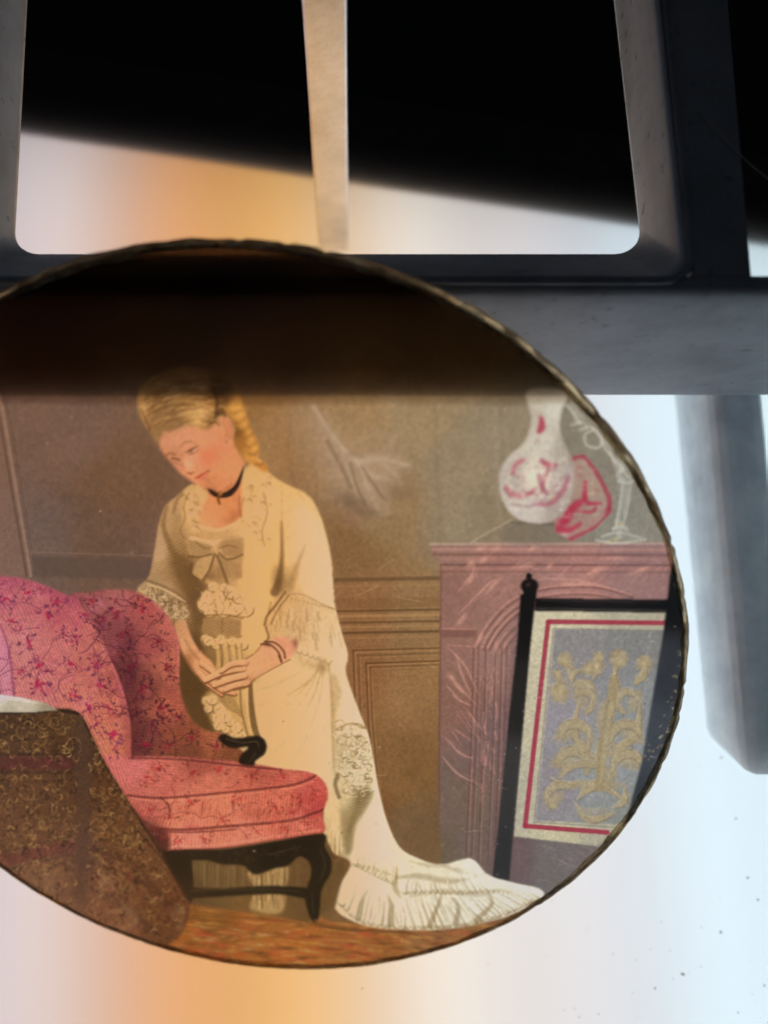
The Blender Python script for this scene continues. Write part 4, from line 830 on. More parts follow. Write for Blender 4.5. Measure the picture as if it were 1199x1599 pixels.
# left wing edge and dark slit
fill([(-330, 960), (-4, 968), (14, 1010), (22, 1060), (24, 1096), (-330, 1090)], [(0, 1000, (214, 130, 160)), (10, 1070, (206, 136, 160))], 2, .6, clip=CHAIR, sm=False)
line([(2, 975), (16, 1020), (24, 1094)], 4, (150, 76, 100), .6, 2, CHAIR); fill([(-330, 1030), (-4, 1042), (4, 1090), (-330, 1090)], (110, 56, 76), 3, .6, clip=CHAIR, sm=False)
for k in range(11): line([(14 + k * .9, 1010 + k * 8), (20 + k * .6, 1012 + k * 8)], 1.6, (120, 60, 80), .5, 1, CHAIR)
# sprigged flowers and vines
def sprig(x, y, r, dark, red, a):
    r *= 1.25; a *= 1.15
    for k in range(nr.randint(2, 4)):
        q = nr.uniform(0, 6.28); l = r * nr.uniform(.7, 1.4); b = nr.uniform(-.9, .9)
        line([(x, y), (x + l * .55 * math.cos(q + b), y + l * .55 * math.sin(q + b)), (x + l * math.cos(q), y + l * math.sin(q))], nr.uniform(.9, 1.7), dark, a * .7, 1.2, CHAIR, .5)
    for k in range(nr.randint(6, 10)):
        q = nr.uniform(0, 6.28); d = r * nr.uniform(.5, 1.25); blob(x + d * math.cos(q), y + d * math.sin(q), r * nr.uniform(.2, .34), r * nr.uniform(.09, .16), dark, a * nr.uniform(.6, 1.1), math.degrees(q) + nr.uniform(-50, 50), CHAIR, hard=.3)
    for k in range(nr.randint(5, 9)):
        q = nr.uniform(0, 6.28); d = r * nr.uniform(.05, .5); blob(x + d * math.cos(q), y + d * math.sin(q), r * nr.uniform(.16, .3), r * nr.uniform(.12, .22), red if nr.rand() < .7 else dark, a, nr.uniform(0, 180), CHAIR, hard=.2)
for x, y, r in [(8, 935, 13), (45, 925, 10), (92, 940, 14), (78, 960, 15), (45, 1005, 14), (120, 1000, 12), (62, 1042, 14), (112, 1036, 13), (155, 1040, 14), (62, 1070, 15), (118, 1082, 12), (158, 1070, 13), (140, 1106, 14), (180, 1145, 16), (172, 1105, 11), (185, 1172, 12), (100, 990, 10), (20, 970, 9), (150, 1130, 10), (-60, 930, 14), (-120, 980, 14), (-180, 940, 14), (-80, 1030, 14), (-200, 1030, 14), (34, 1050, 9), (134, 960, 9)]:
    sprig(x, y, r, (110, 44, 74), (172, 34, 72), .62)
for x, y, r in [(142, 938, 13), (185, 955, 16), (160, 970, 12), (225, 948, 13), (200, 990, 15), (250, 1000, 11), (205, 1040, 16), (260, 1045, 13), (225, 1075, 14), (250, 1110, 15), (240, 1130, 14), (215, 1110, 10), (280, 1120, 10), (230, 1160, 14), (300, 1155, 10), (265, 1165, 12), (340, 1165, 10)]:
    sprig(x, y, r, (70, 28, 38), (146, 30, 50), .6)
for x, y, r in [(250, 1200, 12), (300, 1205, 14), (345, 1200, 13), (395, 1210, 13), (440, 1212, 8), (230, 1215, 10), (300, 1255, 12), (265, 1275, 10), (235, 1265, 10), (370, 1248, 11), (430, 1262, 10), (470, 1250, 10), (455, 1268, 8), (350, 1280, 9), (490, 1240, 8), (280, 1314, 10), (320, 1308, 8), (400, 1300, 8), (445, 1296, 8), (480, 1286, 8)]:
    sprig(x, y, r, (120, 46, 40), (186, 44, 48), .48)
for i in range(150):
    x, y = nr.uniform(-250, 200), nr.uniform(905, 1175); blob(x, y, nr.uniform(5, 12), nr.uniform(3, 7), (160, 52, 84) if nr.rand() < .6 else (226, 140, 160), nr.uniform(.12, .3), nr.uniform(0, 180), CHAIR)
for i in range(90):
    x, y = nr.uniform(140, 350), nr.uniform(930, 1180); blob(x, y, nr.uniform(5, 12), nr.uniform(3, 7), (120, 36, 52) if nr.rand() < .6 else (196, 100, 104), nr.uniform(.1, .28), nr.uniform(0, 180), CHAIR)
for i in range(90):
    x, y = nr.uniform(210, 505), nr.uniform(1195, 1315); blob(x, y, nr.uniform(5, 12), nr.uniform(2, 5), (186, 62, 56) if nr.rand() < .6 else (240, 150, 116), nr.uniform(.1, .25), nr.uniform(0, 180), CHAIR)
for x, y in zip(nr.uniform(-200, 190, 34), nr.uniform(915, 1165, 34)): sprig(x, y, nr.uniform(5, 8), (130, 56, 84), (170, 50, 82), .4)
for x, y in zip(nr.uniform(150, 290, 26), nr.uniform(935, 1170, 26)): sprig(x, y, nr.uniform(5, 8), (84, 34, 44), (140, 36, 54), .4)
line([(0, 905), (60, 915), (120, 942)], 16, (150, 56, 88), .3, 12, CHAIR); line([(200, 1000), (206, 1080), (214, 1170)], 26, (84, 34, 40), .35, 16, CHAIR); line([(180, 1060), (198, 1120), (200, 1180)], 12, (170, 74, 80), .35, 9, CHAIR)
def vine(x, y, q, n, c, a):
    P = [(x, y)]
    for k in range(n):
        q += nr.uniform(-.9, .9); x += 12 * math.cos(q); y += 12 * math.sin(q); P.append((x, y))
    line(P, 1.6, c, a, 1.1, CHAIR)
    e = P[-1]; line([(e[0] + r * math.cos(r), e[1] + r * math.sin(r)) for r in np.linspace(0, 6, 10)], 1.3, c, a, 1.0, CHAIR)
for i in range(46): vine(nr.uniform(-200, 170), nr.uniform(915, 1150), nr.uniform(0, 6.28), nr.randint(3, 7), (116, 50, 78), .5)
for i in range(26): vine(nr.uniform(150, 270), nr.uniform(935, 1165), nr.uniform(0, 6.28), nr.randint(3, 6), (72, 30, 38), .5)
for i in range(18): vine(nr.uniform(215, 470), nr.uniform(1195, 1300), nr.uniform(-.4, .4), nr.randint(2, 5), (130, 54, 46), .4)
edge_x = np.interp(YY[:, 0], [900, 940, 980, 1030, 1080, 1130, 1186], [60, 124, 150, 176, 196, 206, 208])[:, None]
onback = ((XX < edge_x) & (YY < 1240)).astype(np.float32); onseat = (YY > 1240).astype(np.float32); onwing = (1 - onback) * (1 - onseat)
hatch([CHAIR], 5.0, -24, .10, 8, 9, onback); hatch([CHAIR], 4.6, 62, .015, 9, 6, onback)
hatch([CHAIR], 4.4, 96, .07, 9, 6, onwing); hatch([CHAIR], 4.6, 14, .04, 10, 6, onwing)
hatch([CHAIR], 5.0, 6, .12, 10, 10, onseat)
CV *= np.where(ID == CHAIR, 0.93 + 0.14 * vnoise(2.2, 2.2, 77), 1)[..., None]
# dark carved wood: apron, legs, stretcher, arm scroll
wood = [(270, 1345, (54, 40, 26)), (350, 1340, (52, 40, 26)), (450, 1330, (44, 34, 22)), (505, 1370, (48, 38, 24)), (290, 1400, (64, 46, 28)), (380, 1395, (54, 42, 26))]
fill([(262, 1332), (360, 1326), (450, 1314), (505, 1303), (520, 1345), (540, 1350), (525, 1415), (480, 1440), (300, 1412), (285, 1400)], [(330, 1365, (118, 90, 54)), (440, 1370, (110, 80, 46)), (400, 1420, (122, 88, 48)), (505, 1410, (108, 80, 46)), (300, 1380, (96, 72, 44))], 2, .95, sm=False)
fill([(388, 1362), (420, 1358), (450, 1352), (448, 1385), (440, 1425), (392, 1420), (398, 1390)], (186, 148, 92), 2, .85)
for i in range(30): x = nr.uniform(390, 446); line([(x, 1362 + nr.uniform(0, 8)), (x + nr.uniform(-3, 3), 1386), (x, 1400 + nr.uniform(0, 20))], nr.uniform(1.2, 3), (118, 86, 46) if nr.rand() < .6 else (216, 178, 118), .4, 1.5)
for i in range(50): x = nr.uniform(300, 480); line([(x, 1350), (x + nr.uniform(-2, 2), 1385)], nr.uniform(1, 2.5), (80, 58, 34) if nr.rand() < .5 else (150, 116, 70), .3, 1.4)
fill([(242, 1322), (262, 1330), (300, 1340), (304, 1380), (303, 1402), (297, 1414), (284, 1398), (262, 1362)], wood, 1.5, id=CHAIR, sm=False)
fill([(260, 1329), (350, 1326), (430, 1314), (504, 1302), (508, 1322), (518, 1342), (517, 1364), (503, 1390), (498, 1434), (487, 1437), (477, 1404), (482, 1380), (487, 1362), (482, 1345), (468, 1338), (450, 1352), (429, 1356), (400, 1366), (380, 1352), (348, 1350), (325, 1344), (300, 1344), (262, 1350)], wood, 1.5, id=CHAIR)
fill([(298, 1387), (340, 1388), (400, 1384), (440, 1384), (485, 1388), (482, 1403), (440, 1397), (380, 1398), (298, 1402)], wood, 1.5, id=CHAIR)
fill([(342, 1155), (350, 1146), (370, 1153), (402, 1149), (416, 1159), (415, 1176), (400, 1188), (396, 1196), (374, 1192), (378, 1178), (388, 1167), (360, 1168)], (42, 32, 22), 1.5, id=CHAIR)
line([(354, 1154), (380, 1160), (400, 1158), (405, 1166)], 2.4, (104, 84, 54), .5, 2); line([(390, 1190), (400, 1176)], 2, (96, 78, 50), .5, 2)
for p in [[(500, 1325), (508, 1350), (500, 1375)], [(420, 1335), (440, 1330), (470, 1322)], [(488, 1395), (490, 1425)], [(300, 1391), (400, 1389), (470, 1392)]]: line(p, 2, (104, 84, 54), .4, 1.8)
for i in range(40): x = nr.uniform(290, 480); blob(x, nr.uniform(1332, 1352) - (x - 290) * .06, 3, 1.6, (86, 68, 42), .4, nr.uniform(0, 180))
line([(505, 1306), (512, 1316), (522, 1340)], 3, (66, 48, 28), .6, 3)

# --- book and tablecloth
cloth = [(-330, 1112), (0, 1110), (90, 1106), (118, 1110), (133, 1124), (150, 1160), (168, 1195), (200, 1248), (242, 1312), (268, 1358), (292, 1400), (297, 1418), (293, 1440), (272, 1470), (200, 1500), (60, 1520), (-330, 1480)]
fill(cloth, [(-200, 1200, (87, 60, 47)), (20, 1130, (77, 55, 39)), (90, 1130, (87, 60, 39)), (120, 1180, (77, 51, 34)), (30, 1160, (89, 62, 43)), (60, 1240, (100, 68, 47)), (20, 1300, (108, 73, 52)), (135, 1220, (87, 58, 39)), (160, 1230, (95, 60, 36)), (180, 1300, (108, 70, 43)), (132, 1330, (108, 73, 54)), (60, 1370, (122, 83, 61)), (150, 1390, (125, 81, 57)), (210, 1370, (112, 71, 43)), (250, 1420, (108, 66, 39)), (180, 1440, (129, 83, 55)), (100, 1420, (122, 83, 62))], 1.5, id=CLOTH)
fill([(128, 1120), (140, 1150), (142, 1250), (138, 1400), (118, 1400), (122, 1250), (118, 1150)], (84, 62, 50), 6, .6, clip=CLOTH)
line([(132, 1124), (160, 1184), (200, 1250), (244, 1318), (294, 1404)], 4, (50, 36, 26), .7, 2.5, CLOTH); line([(-330, 1114), (0, 1113), (90, 1110), (124, 1114)], 5, (44, 32, 26), .8, 2, CLOTH)
for y, c, a, w in [(1178, (66, 46, 38), .5, 4), (1192, (92, 44, 48), .45, 20), (1206, (66, 48, 38), .5, 4), (1322, (76, 54, 42), .5, 3), (1336, (106, 52, 52), .4, 18), (1350, (80, 58, 46), .5, 3)]:
    line([(-320, y + (20 if y > 1300 else 0)), (0, y + (10 if y > 1300 else 0)), (112, y - (16 if y > 1300 else 0))], w, c, a, 2.5, CLOTH, sm=False)
line([(150, 1250), (200, 1280), (262, 1352)], 3, (66, 46, 30), .4, 3, CLOTH); line([(150, 1330), (200, 1345), (262, 1412)], 12, (80, 50, 36), .4, 4, CLOTH); line([(148, 1390), (200, 1420), (250, 1462)], 10, (86, 56, 42), .4, 5, CLOTH)
def arab(x, y, r, c, a):
    q = nr.uniform(0, 6.28); s_ = 1 if nr.rand() < .5 else -1; k1 = nr.uniform(1.2, 4.0)
    P = [(x + r * (1 - t_ * .75) * math.cos(q + s_ * k1 * t_), y + r * (1 - t_ * .75) * math.sin(q + s_ * k1 * t_)) for t_ in np.linspace(0, 1, 6)]
    line(P, [1.0, nr.uniform(1.4, 2.8), 1.2], c, a, 1.1, CLOTH, n=3)
for i in range(210):
    x = nr.uniform(-300, 290); y = nr.uniform(1120, 1450)
    if 119 < x < 141 or (1180 < y < 1206 and x < 118): continue
    r = nr.uniform(8, 17); q = nr.uniform(0, 6.28); s_ = 1 if nr.rand() < .5 else -1
    line([(x + r * (1 - .7 * t_) * math.cos(q + s_ * 4.6 * t_), y + r * (1 - .7 * t_) * math.sin(q + s_ * 4.6 * t_)) for t_ in np.linspace(0, 1, 9)], [1.5, 3.2, 3, 1.5], (154, 114, 64), .36 if y < 1340 else .2, 1.8, CLOTH, n=3)
for i in range(3400):
    x = nr.uniform(-300, 290); y = nr.uniform(1118, 1470)
    if 119 < x < 141 or (1182 < y < 1204 and x < 118): continue
    dens = 1.0 if y < 1330 else .55
    if nr.rand() > dens: continue
    arab(x, y, nr.uniform(3, 9), [(150, 114, 68), (172, 134, 80), (132, 98, 58), (52, 38, 28), (60, 44, 34), (44, 32, 24)][nr.randint(6)], nr.uniform(.35, .8))
for i in range(60):
    x = nr.uniform(-280, 112); y = nr.uniform(1184, 1202); arab(x, y, nr.uniform(4, 8), [(126, 54, 62), (150, 116, 78), (96, 34, 44)][nr.randint(3)], .6)
for i in range(40):
    x = nr.uniform(-280, 110); y = nr.uniform(1326, 1346) + (112 - x) * .12; arab(x, y, nr.uniform(4, 8), [(136, 54, 58), (156, 120, 84), (104, 40, 44)][nr.randint(3)], .55)
for i in range(46):
    x = nr.uniform(150, 250); y = 1330 + (x - 150) * .75 + nr.uniform(-8, 14); blob(x, y, nr.uniform(3, 8), nr.uniform(2, 4), [(150, 112, 70), (126, 60, 48), (62, 42, 30)][nr.randint(3)], .4, 40, CLOTH)
for p in [[(158, 1362), (164, 1378), (160, 1392)], [(172, 1366), (178, 1388)], [(186, 1372), (190, 1390)], [(72, 1358), (76, 1380), (70, 1396)], [(86, 1356), (84, 1390)], [(50, 1368), (60, 1390)], [(170, 1425), (200, 1420), (212, 1440), (190, 1452)], [(270, 1428), (284, 1424), (280, 1452)]]:
    line(p, [5, 13, 5], (166, 128, 90), .3, 7, CLOTH)
CV *= np.where(ID == CLOTH, 0.90 + 0.2 * vnoise(2.2, 2.2, 79), 1)[..., None]
fill([(-330, 1075), (-40, 1078), (0, 1085), (30, 1089), (70, 1097), (92, 1109), (60, 1112), (0, 1113), (-330, 1113)], [(0, 1092, (236, 226, 216)), (40, 1098, (214, 202, 180)), (80, 1106, (170, 152, 126)), (10, 1108, (196, 184, 160))], 1.2, id=BOOK, sm=False)
for k in range(8): line([(-320, 1092 + k * 2.4), (0, 1093 + k * 2.4), (84, 1103 + k * 1.1)], 1.1, (150, 136, 110), .4, 1.0, BOOK, sm=False)
line([(-320, 1086), (0, 1087), (40, 1092)], 3, (250, 246, 240), .7, 1.5, BOOK, sm=False)

# --- age: scratches, pinholes and fine grain over the whole print
for i in range(160):
    blob(nr.uniform(-250, 1070), nr.uniform(640, 1500), nr.uniform(.8, 1.5), nr.uniform(.8, 1.4), (70, 48, 34) if nr.rand() < .6 else (236, 226, 206), nr.uniform(.3, .7))
for i in range(9):
    x, y = nr.uniform(560, 1000), nr.uniform(880, 1350); line([(x, y), (x + nr.uniform(10, 40), y + nr.uniform(-20, 10))], .9, (226, 206, 180), .35, .9)
CV *= (0.965 + 0.07 * vnoise(1.7, 1.7, 91))[..., None]
CV *= (0.97 + 0.06 * vnoise(5, 5, 92))[..., None]
band_shade = np.clip((634 + 6 * (vnoise(40, 40, 93) - .5) - YY) / 62, 0, 1)
CV *= 1 - band_shade[..., None] ** 0.6 * np.array([0.47, 0.57, 0.68], np.float32)      # dark band of the crossbar behind, its shade painted into the print's top
CV *= 1 - np.exp(-((XX - 400) / 190) ** 2 - ((YY - 900) / 420) ** 2)[..., None] * np.array([0.0, 0.05, 0.03], np.float32)      # warm glow round the figure, painted into the print's colour
np.clip(CV, 0, 1, out=CV)

# colours were matched as seen against the lamps: take the lamps' tint out to get the print's own transmission
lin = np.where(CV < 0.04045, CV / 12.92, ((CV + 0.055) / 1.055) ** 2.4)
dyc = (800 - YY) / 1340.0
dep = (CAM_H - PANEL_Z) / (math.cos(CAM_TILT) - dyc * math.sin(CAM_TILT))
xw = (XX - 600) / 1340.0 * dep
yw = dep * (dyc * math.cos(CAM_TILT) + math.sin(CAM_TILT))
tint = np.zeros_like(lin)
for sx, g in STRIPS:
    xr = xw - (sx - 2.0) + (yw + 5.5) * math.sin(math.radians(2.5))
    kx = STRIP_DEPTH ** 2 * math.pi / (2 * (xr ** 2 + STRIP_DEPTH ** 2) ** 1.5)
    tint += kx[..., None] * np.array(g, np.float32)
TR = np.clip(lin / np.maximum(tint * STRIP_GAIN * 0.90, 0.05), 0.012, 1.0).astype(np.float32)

# ---------------------------------------------------------------- glass slide
DC = Vector((-12.386, 0.972, -21.157))
EU, EV, EN = Vector((0.99301378, -0.1179985, 0)), Vector((0.09488851, 0.79853219, 0.59442621)), Vector((-0.0701414, -0.59027342, 0.80415016))
RAD = 40.0
ROT = Matrix((EU, EV, EN)).transposed()
SL0 = DC - EV * RAD                                # the rim point that stands on the diffuser
slide = empty('glass_slide', SL0, ROT)
tag(slide, 'round painted glass slide of a woman beside an armchair, leaning on the frame', 'glass slide')
HM = np.array([[16.20345181, -1.53795885, 395.68426493], [1.67034519, -19.02442574, 1061.13432116], [-0.00029456, -0.00517198, 1.0]])

# print material: coloured transparent varnish with fine grain
M_print, nt, out = new_mat('transparent_print'); L = nt.links.new
at = nt.nodes.new('ShaderNodeAttribute'); at.attribute_name = 'transmission'
tc = nt.nodes.new('ShaderNodeTexCoord')
g1 = noise(nt, 9000, 2, 0.6, tc.outputs['Object'])
gr = ramp(nt, g1.outputs['Fac'], [(0.25, 0.94), (0.65, 1.0)])
mx = nt.nodes.new('ShaderNodeMix'); mx.data_type = 'RGBA'; mx.blend_type = 'MULTIPLY'; mx.inputs[0].default_value = 1
L(at.outputs['Color'], mx.inputs[6]); L(gr.outputs['Color'], mx.inputs[7])
tp = nt.nodes.new('ShaderNodeBsdfTransparent'); L(mx.outputs[2], tp.inputs['Color'])
tl = nt.nodes.new('ShaderNodeBsdfTranslucent'); L(mx.outputs[2], tl.inputs['Color'])
df = nt.nodes.new('ShaderNodeBsdfDiffuse'); L(mx.outputs[2], df.inputs['Color'])
ms1 = nt.nodes.new('ShaderNodeMixShader'); ms1.inputs[0].default_value = 0.10
L(tp.outputs['BSDF'], ms1.inputs[1]); L(tl.outputs['BSDF'], ms1.inputs[2])
ms2 = nt.nodes.new('ShaderNodeMixShader'); ms2.inputs[0].default_value = 0.012
L(ms1.outputs['Shader'], ms2.inputs[1]); L(df.outputs['BSDF'], ms2.inputs[2])
L(ms2.outputs['Shader'], out.inputs['Surface'])

def build_picture():
    step = 0.088; PR = RAD - 0.38
    n = int(2 * PR / step) + 1
    ax = np.linspace(-PR, PR, n + 1)
    U, V_ = np.meshgrid(ax, ax)
    # pull the outline onto a slightly uneven circle so the edge is round, not stepped
    den = HM[2, 0] * U + HM[2, 1] * V_ + HM[2, 2]
    px = (HM[0, 0] * U + HM[0, 1] * V_ + HM[0, 2]) / den; py = (HM[1, 0] * U + HM[1, 1] * V_ + HM[1, 2]) / den
    fx = np.clip(px - X0, 0, NX - 1.01); fy = np.clip(py - Y0, 0, NY - 1.01)
    i = fx.astype(int); j = fy.astype(int); a_ = (fx - i)[..., None]; b_ = (fy - j)[..., None]
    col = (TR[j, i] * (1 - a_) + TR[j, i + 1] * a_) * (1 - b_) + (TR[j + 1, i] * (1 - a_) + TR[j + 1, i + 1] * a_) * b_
    uc = (U[:-1, :-1] + U[1:, 1:]) / 2; vc = (V_[:-1, :-1] + V_[1:, 1:]) / 2
    ins = np.hypot(uc, vc) < PR
    ic = ((px[:-1, :-1] + px[1:, 1:]) / 2 - X0).clip(0, NX - 1).astype(int); jc = ((py[:-1, :-1] + py[1:, 1:]) / 2 - Y0).clip(0, NY - 1).astype(int)
    fid = np.where(ins, ID[jc, ic], -1)
    vi = np.arange((n + 1) * (n + 1)).reshape(n + 1, n + 1)
    quads = np.stack([vi[:-1, :-1], vi[:-1, 1:], vi[1:, 1:], vi[1:, :-1]], -1)
    pts = np.stack([U.ravel(), V_.ravel() + RAD, np.full(U.size, 0.03)], -1).astype(np.float32) * MM
    colf = np.concatenate([col.reshape(-1, 3), np.ones((U.size, 1))], -1).astype(np.float32)
    names = {WALL: ('picture', None), MANTEL: ('painted_mantelpiece', 'dusky pink marble mantelpiece'), VASE: ('painted_vase', 'white vase with red decoration'), PLATE: ('painted_plate', 'red patterned plate'),
             CANDLE: ('painted_candlestick', 'pale glass candlestick'), SCREEN: ('painted_fire_screen', 'black framed fire screen with gold scrollwork'), WOMAN: ('painted_woman', 'woman in a cream gown with folded hands'),
             CHAIR: ('painted_armchair', 'pink flowered armchair'), CLOTH: ('painted_tablecloth', 'brown patterned tablecloth'), BOOK: ('painted_book', 'pale open book'), FLOOR: ('painted_floor', 'brown carpeted floor')}
    root = None
    for k in range(11):
        q = quads[fid == k]
        if len(q) == 0: continue
        used, inv = np.unique(q.ravel(), return_inverse=True)
        me = bpy.data.meshes.new(names[k][0])
        me.vertices.add(len(used)); me.vertices.foreach_set('co', pts[used].ravel())
        me.loops.add(len(inv)); me.loops.foreach_set('vertex_index', inv.astype(np.int32).ravel())
        me.polygons.add(len(q)); me.polygons.foreach_set('loop_start', np.arange(0, len(inv), 4, dtype=np.int32))
        me.update(calc_edges=True)
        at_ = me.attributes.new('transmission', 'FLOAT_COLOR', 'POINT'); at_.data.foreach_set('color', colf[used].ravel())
        me.materials.append(M_print)
        o = bpy.data.objects.new(names[k][0], me); COL.objects.link(o)
        o.parent = slide if root is None else root
        if names[k][1]: o['label'] = names[k][1]
        if root is None:
            root = o; o['label'] = 'hand coloured engraving of a panelled room'
build_picture()

# glass disc with a hand-nibbled edge
M_glass, nt, out = new_mat('old_glass')
gp = nt.nodes.new('ShaderNodeBsdfGlass'); gp.inputs['Color'].default_value = (1, 1, 0.995, 1); gp.inputs['IOR'].default_value = 1.33; gp.inputs['Roughness'].default_value = 0.0
gr_ = nt.nodes.new('ShaderNodeBsdfGlass'); gr_.inputs['Color'].default_value = (1, 1, 0.995, 1); gr_.inputs['IOR'].default_value = 1.33; gr_.inputs['Roughness'].default_value = 0.22   # old varnish haze
gm_ = nt.nodes.new('ShaderNodeMixShader'); gm_.inputs[0].default_value = 0.6
nt.links.new(gp.outputs['BSDF'], gm_.inputs[1]); nt.links.new(gr_.outputs['BSDF'], gm_.inputs[2]); nt.links.new(gm_.outputs['Shader'], out.inputs['Surface'])
def rim_wobble(q, r_):
    return 0.05 * math.sin(23 * q + 1) * math.sin(7 * q) + 0.05 * math.sin(61 * q) * math.sin(5 * q + 2) + (r_.uniform(-0.22, 0.0) if r_.random() < .06 else r_.uniform(-0.02, 0.02))
r_ = random.Random(5); NS = 420
ringw = [rim_wobble(2 * math.pi * k / NS, r_) for k in range(NS)]
def disc_rows(prof, wob):
    V = []; 
    for (rr, z, f) in prof:
        for k in range(NS):
            q = 2 * math.pi * k / NS; R_ = rr + wob[k] * f
            V.append((R_ * math.cos(q), R_ * math.sin(q) + RAD, z + (r_.uniform(-.05, .05) * f if 0 < f else 0)))
    return V
prof = [(RAD - 0.75, 0.0, 0), (RAD - 0.25, -0.05, .6), (RAD - 0.02, -0.35, 1), (RAD, -0.7, 1), (RAD - 0.3, -1.0, .7), (RAD - 0.8, -1.1, 0)]
V = disc_rows(prof, ringw); F = []
for i in range(len(prof) - 1):
    for k in range(NS):
        k2 = (k + 1) % NS; F.append((i * NS + k2, i * NS + k, (i + 1) * NS + k, (i + 1) * NS + k2))
F.append(tuple(range(NS))); F.append(tuple((len(prof) - 1) * NS + k for k in range(NS - 1, -1, -1)))
glass = link_mesh('glass_disc', V, F, M_glass, slide); fix_normals(glass)

# flaking varnish band left on the rim
M_rim, nt, out = new_mat('flaking_varnish'); L = nt.links.new
tc = nt.nodes.new('ShaderNodeTexCoord')
mp = nt.nodes.new('ShaderNodeMapping'); mp.inputs['Scale'].default_value = (0.3, 1.0, 1.0); L(tc.outputs['UV'], mp.inputs['Vector'])
na = noise(nt, 1700, 6, 0.75, mp.outputs['Vector'], 0.4); nb = noise(nt, 700, 5, 0.7, mp.outputs['Vector'], 0.5)
rc = ramp(nt, na.outputs['Fac'], [(0.32, (0.05, 0.035, 0.02)), (0.42, (0.26, 0.19, 0.10)), (0.52, (0.56, 0.46, 0.28)), (0.64, (0.86, 0.82, 0.68))])
p = nt.nodes.new('ShaderNodeBsdfPrincipled'); p.inputs['Roughness'].default_value = 0.3; L(rc.outputs['Color'], p.inputs['Base Color'])
tl = nt.nodes.new('ShaderNodeBsdfTranslucent'); L(rc.outputs['Color'], tl.inputs['Color'])
tp = nt.nodes.new('ShaderNodeBsdfTransparent'); tp.inputs['Color'].default_value = (0.82, 0.72, 0.48, 1)
m1 = nt.nodes.new('ShaderNodeMixShader'); m1.inputs[0].default_value = 0.55; L(p.outputs['BSDF'], m1.inputs[1]); L(tl.outputs['BSDF'], m1.inputs[2])
m2 = nt.nodes.new('ShaderNodeMixShader'); rf = ramp(nt, nb.outputs['Fac'], [(0.46, 0.0), (0.60, 0.75)])
L(rf.outputs['Color'], m2.inputs[0]); L(m1.outputs['Shader'], m2.inputs[1]); L(tp.outputs['BSDF'], m2.inputs[2])
bp = nt.nodes.new('ShaderNodeBump'); bp.inputs['Strength'].default_value = 0.6; bp.inputs['Distance'].default_value = 0.0002; L(na.outputs['Fac'], bp.inputs['Height']); L(bp.outputs['Normal'], p.inputs['Normal'])
L(m2.outputs['Shader'], out.inputs['Surface'])
r_ = random.Random(9)
inner = [r_.uniform(-.28, .28) for k in range(NS)]; inner = [(inner[k - 1] + inner[k] * 2 + inner[(k + 1) % NS]) / 4 + .18 * math.sin(2 * math.pi * k / NS * 5) for k in range(NS)]
V = []; F = []
rowsr = [(RAD - 0.50, 0.05, .6, 0), (RAD - 0.40, 0.07, .3, 0), (RAD - 0.22, 0.02, 0, .6), (RAD + 0.03, -0.30, 0, 1), (RAD + 0.04, -0.60, 0, 1), (RAD - 0.20, -0.90, 0, .7)]
for rr, z, fi, fo in rowsr:
    for k in range(NS):
        q = 2 * math.pi * k / NS; wide = 0.55 * max(0, math.cos(q + 0.8)) + 0.35 * max(0, math.cos(q - 1.6)) + 0.45 * max(0, math.cos(q + 1.7)) + 0.1; R_ = rr - wide * fi + inner[k] * fi + ringw[k] * fo
        V.append((R_ * math.cos(q), R_ * math.sin(q) + RAD, z + r_.uniform(-.01, .02)))
for i in range(len(rowsr) - 1):
    for k in range(NS):
        k2 = (k + 1) % NS; F.append((i * NS + k2, i * NS + k, (i + 1) * NS + k, (i + 1) * NS + k2))
rim = link_mesh('rim_varnish', V, F, M_rim, slide); fix_normals(rim)
uv = rim.data.uv_layers.new(name='UVMap')
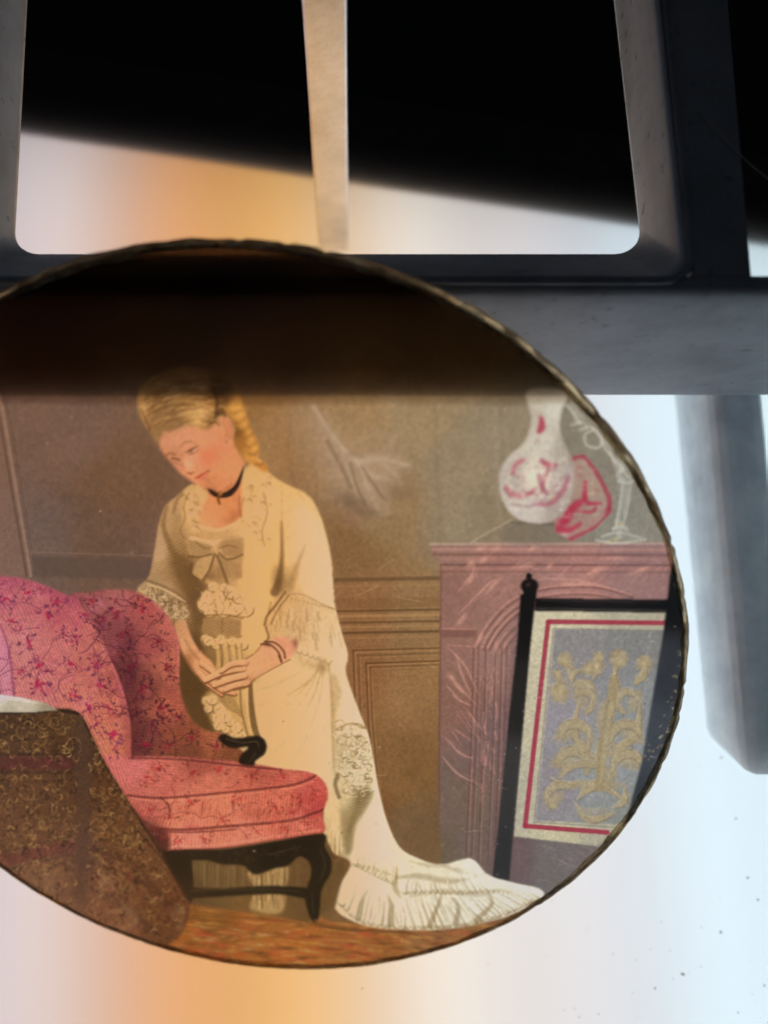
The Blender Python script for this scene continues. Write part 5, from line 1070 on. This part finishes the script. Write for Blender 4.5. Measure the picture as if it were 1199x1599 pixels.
for lp in rim.data.loops:
    vi = lp.vertex_index; ri, kk = divmod(vi, NS)
    uv.data[lp.index].uv = (abs(kk / NS - 0.5) * 2 * math.pi * RAD * MM, ri * 0.4 * MM)

# ---------------------------------------------------------------- dust and a stray fibre
def dust():
    r = random.Random(3); V = []; F = []
    def flake(x, y, s):
        b = len(V); n = r.randint(5, 7); z = PANEL_Z + 0.02
        sx, sy = s * r.uniform(0.7, 1.5), s * r.uniform(0.5, 1.0); ro = r.uniform(0, 6.28)
        ring = []
        for k in range(n):
            q = 2 * math.pi * k / n; d = r.uniform(0.6, 1.1)
            u, v = sx * d * math.cos(q), sy * d * math.sin(q)
            ring.append((x + u * math.cos(ro) - v * math.sin(ro), y + u * math.sin(ro) + v * math.cos(ro)))
        V.extend((p[0], p[1], z) for p in ring); V.append((x, y, z + s * 0.8))
        for k in range(n): F.append((b + k, b + (k + 1) % n, b + n))
    for x, y, s in [(34.3, -32, .42), (31, -33.5, .22), (42.6, -21.6, .30), (43.6, -24, .22), (41.8, -15, .22), (40.6, -8, .2), (39, -27.5, .26),
                    (36.8, -27, .2), (36.4, -31.2, .15), (22.2, -36.5, .2), (20.5, -35.8, .15), (24.4, -36.2, .15), (33, -29.5, .15), (29, -30.5, .12), (43.5, -33.2, .22),
                    (-2.5, -33.5, .18), (12, -31, .12), (40.3, -36, .15)]:
        flake(x, y, s * 0.62)
    for k in range(50):
        flake(r.uniform(16, 48), r.uniform(-40, 15) if k % 3 else r.uniform(-40, -22), r.uniform(0.03, 0.075))
    for k in range(60):
        flake(r.uniform(-60, 60), r.uniform(-45, 55), r.uniform(0.03, 0.06))
    o = fix_normals(link_mesh('dust', V, F, M_dust))
    tag(o, 'tiny dark dust specks scattered on the lit diffuser', 'dust', kind='stuff')
dust()
hp = [(26.2, 47.5, ZT + .06), (27.6, 45.6, ZT + .08), (28.9, 43.9, ZT + .12), (30.2, 42.2, ZT + .3), (31.6, 40.7, ZT + .4), (33.3, 39.4, ZT + .3), (35, 38, ZT)]
hair = tube('stray_fibre', hp, 0.035, M_hair, None, 6)
tag(hair, 'thin pale stray fibre lying across the right rail of the metal frame', 'fibre')
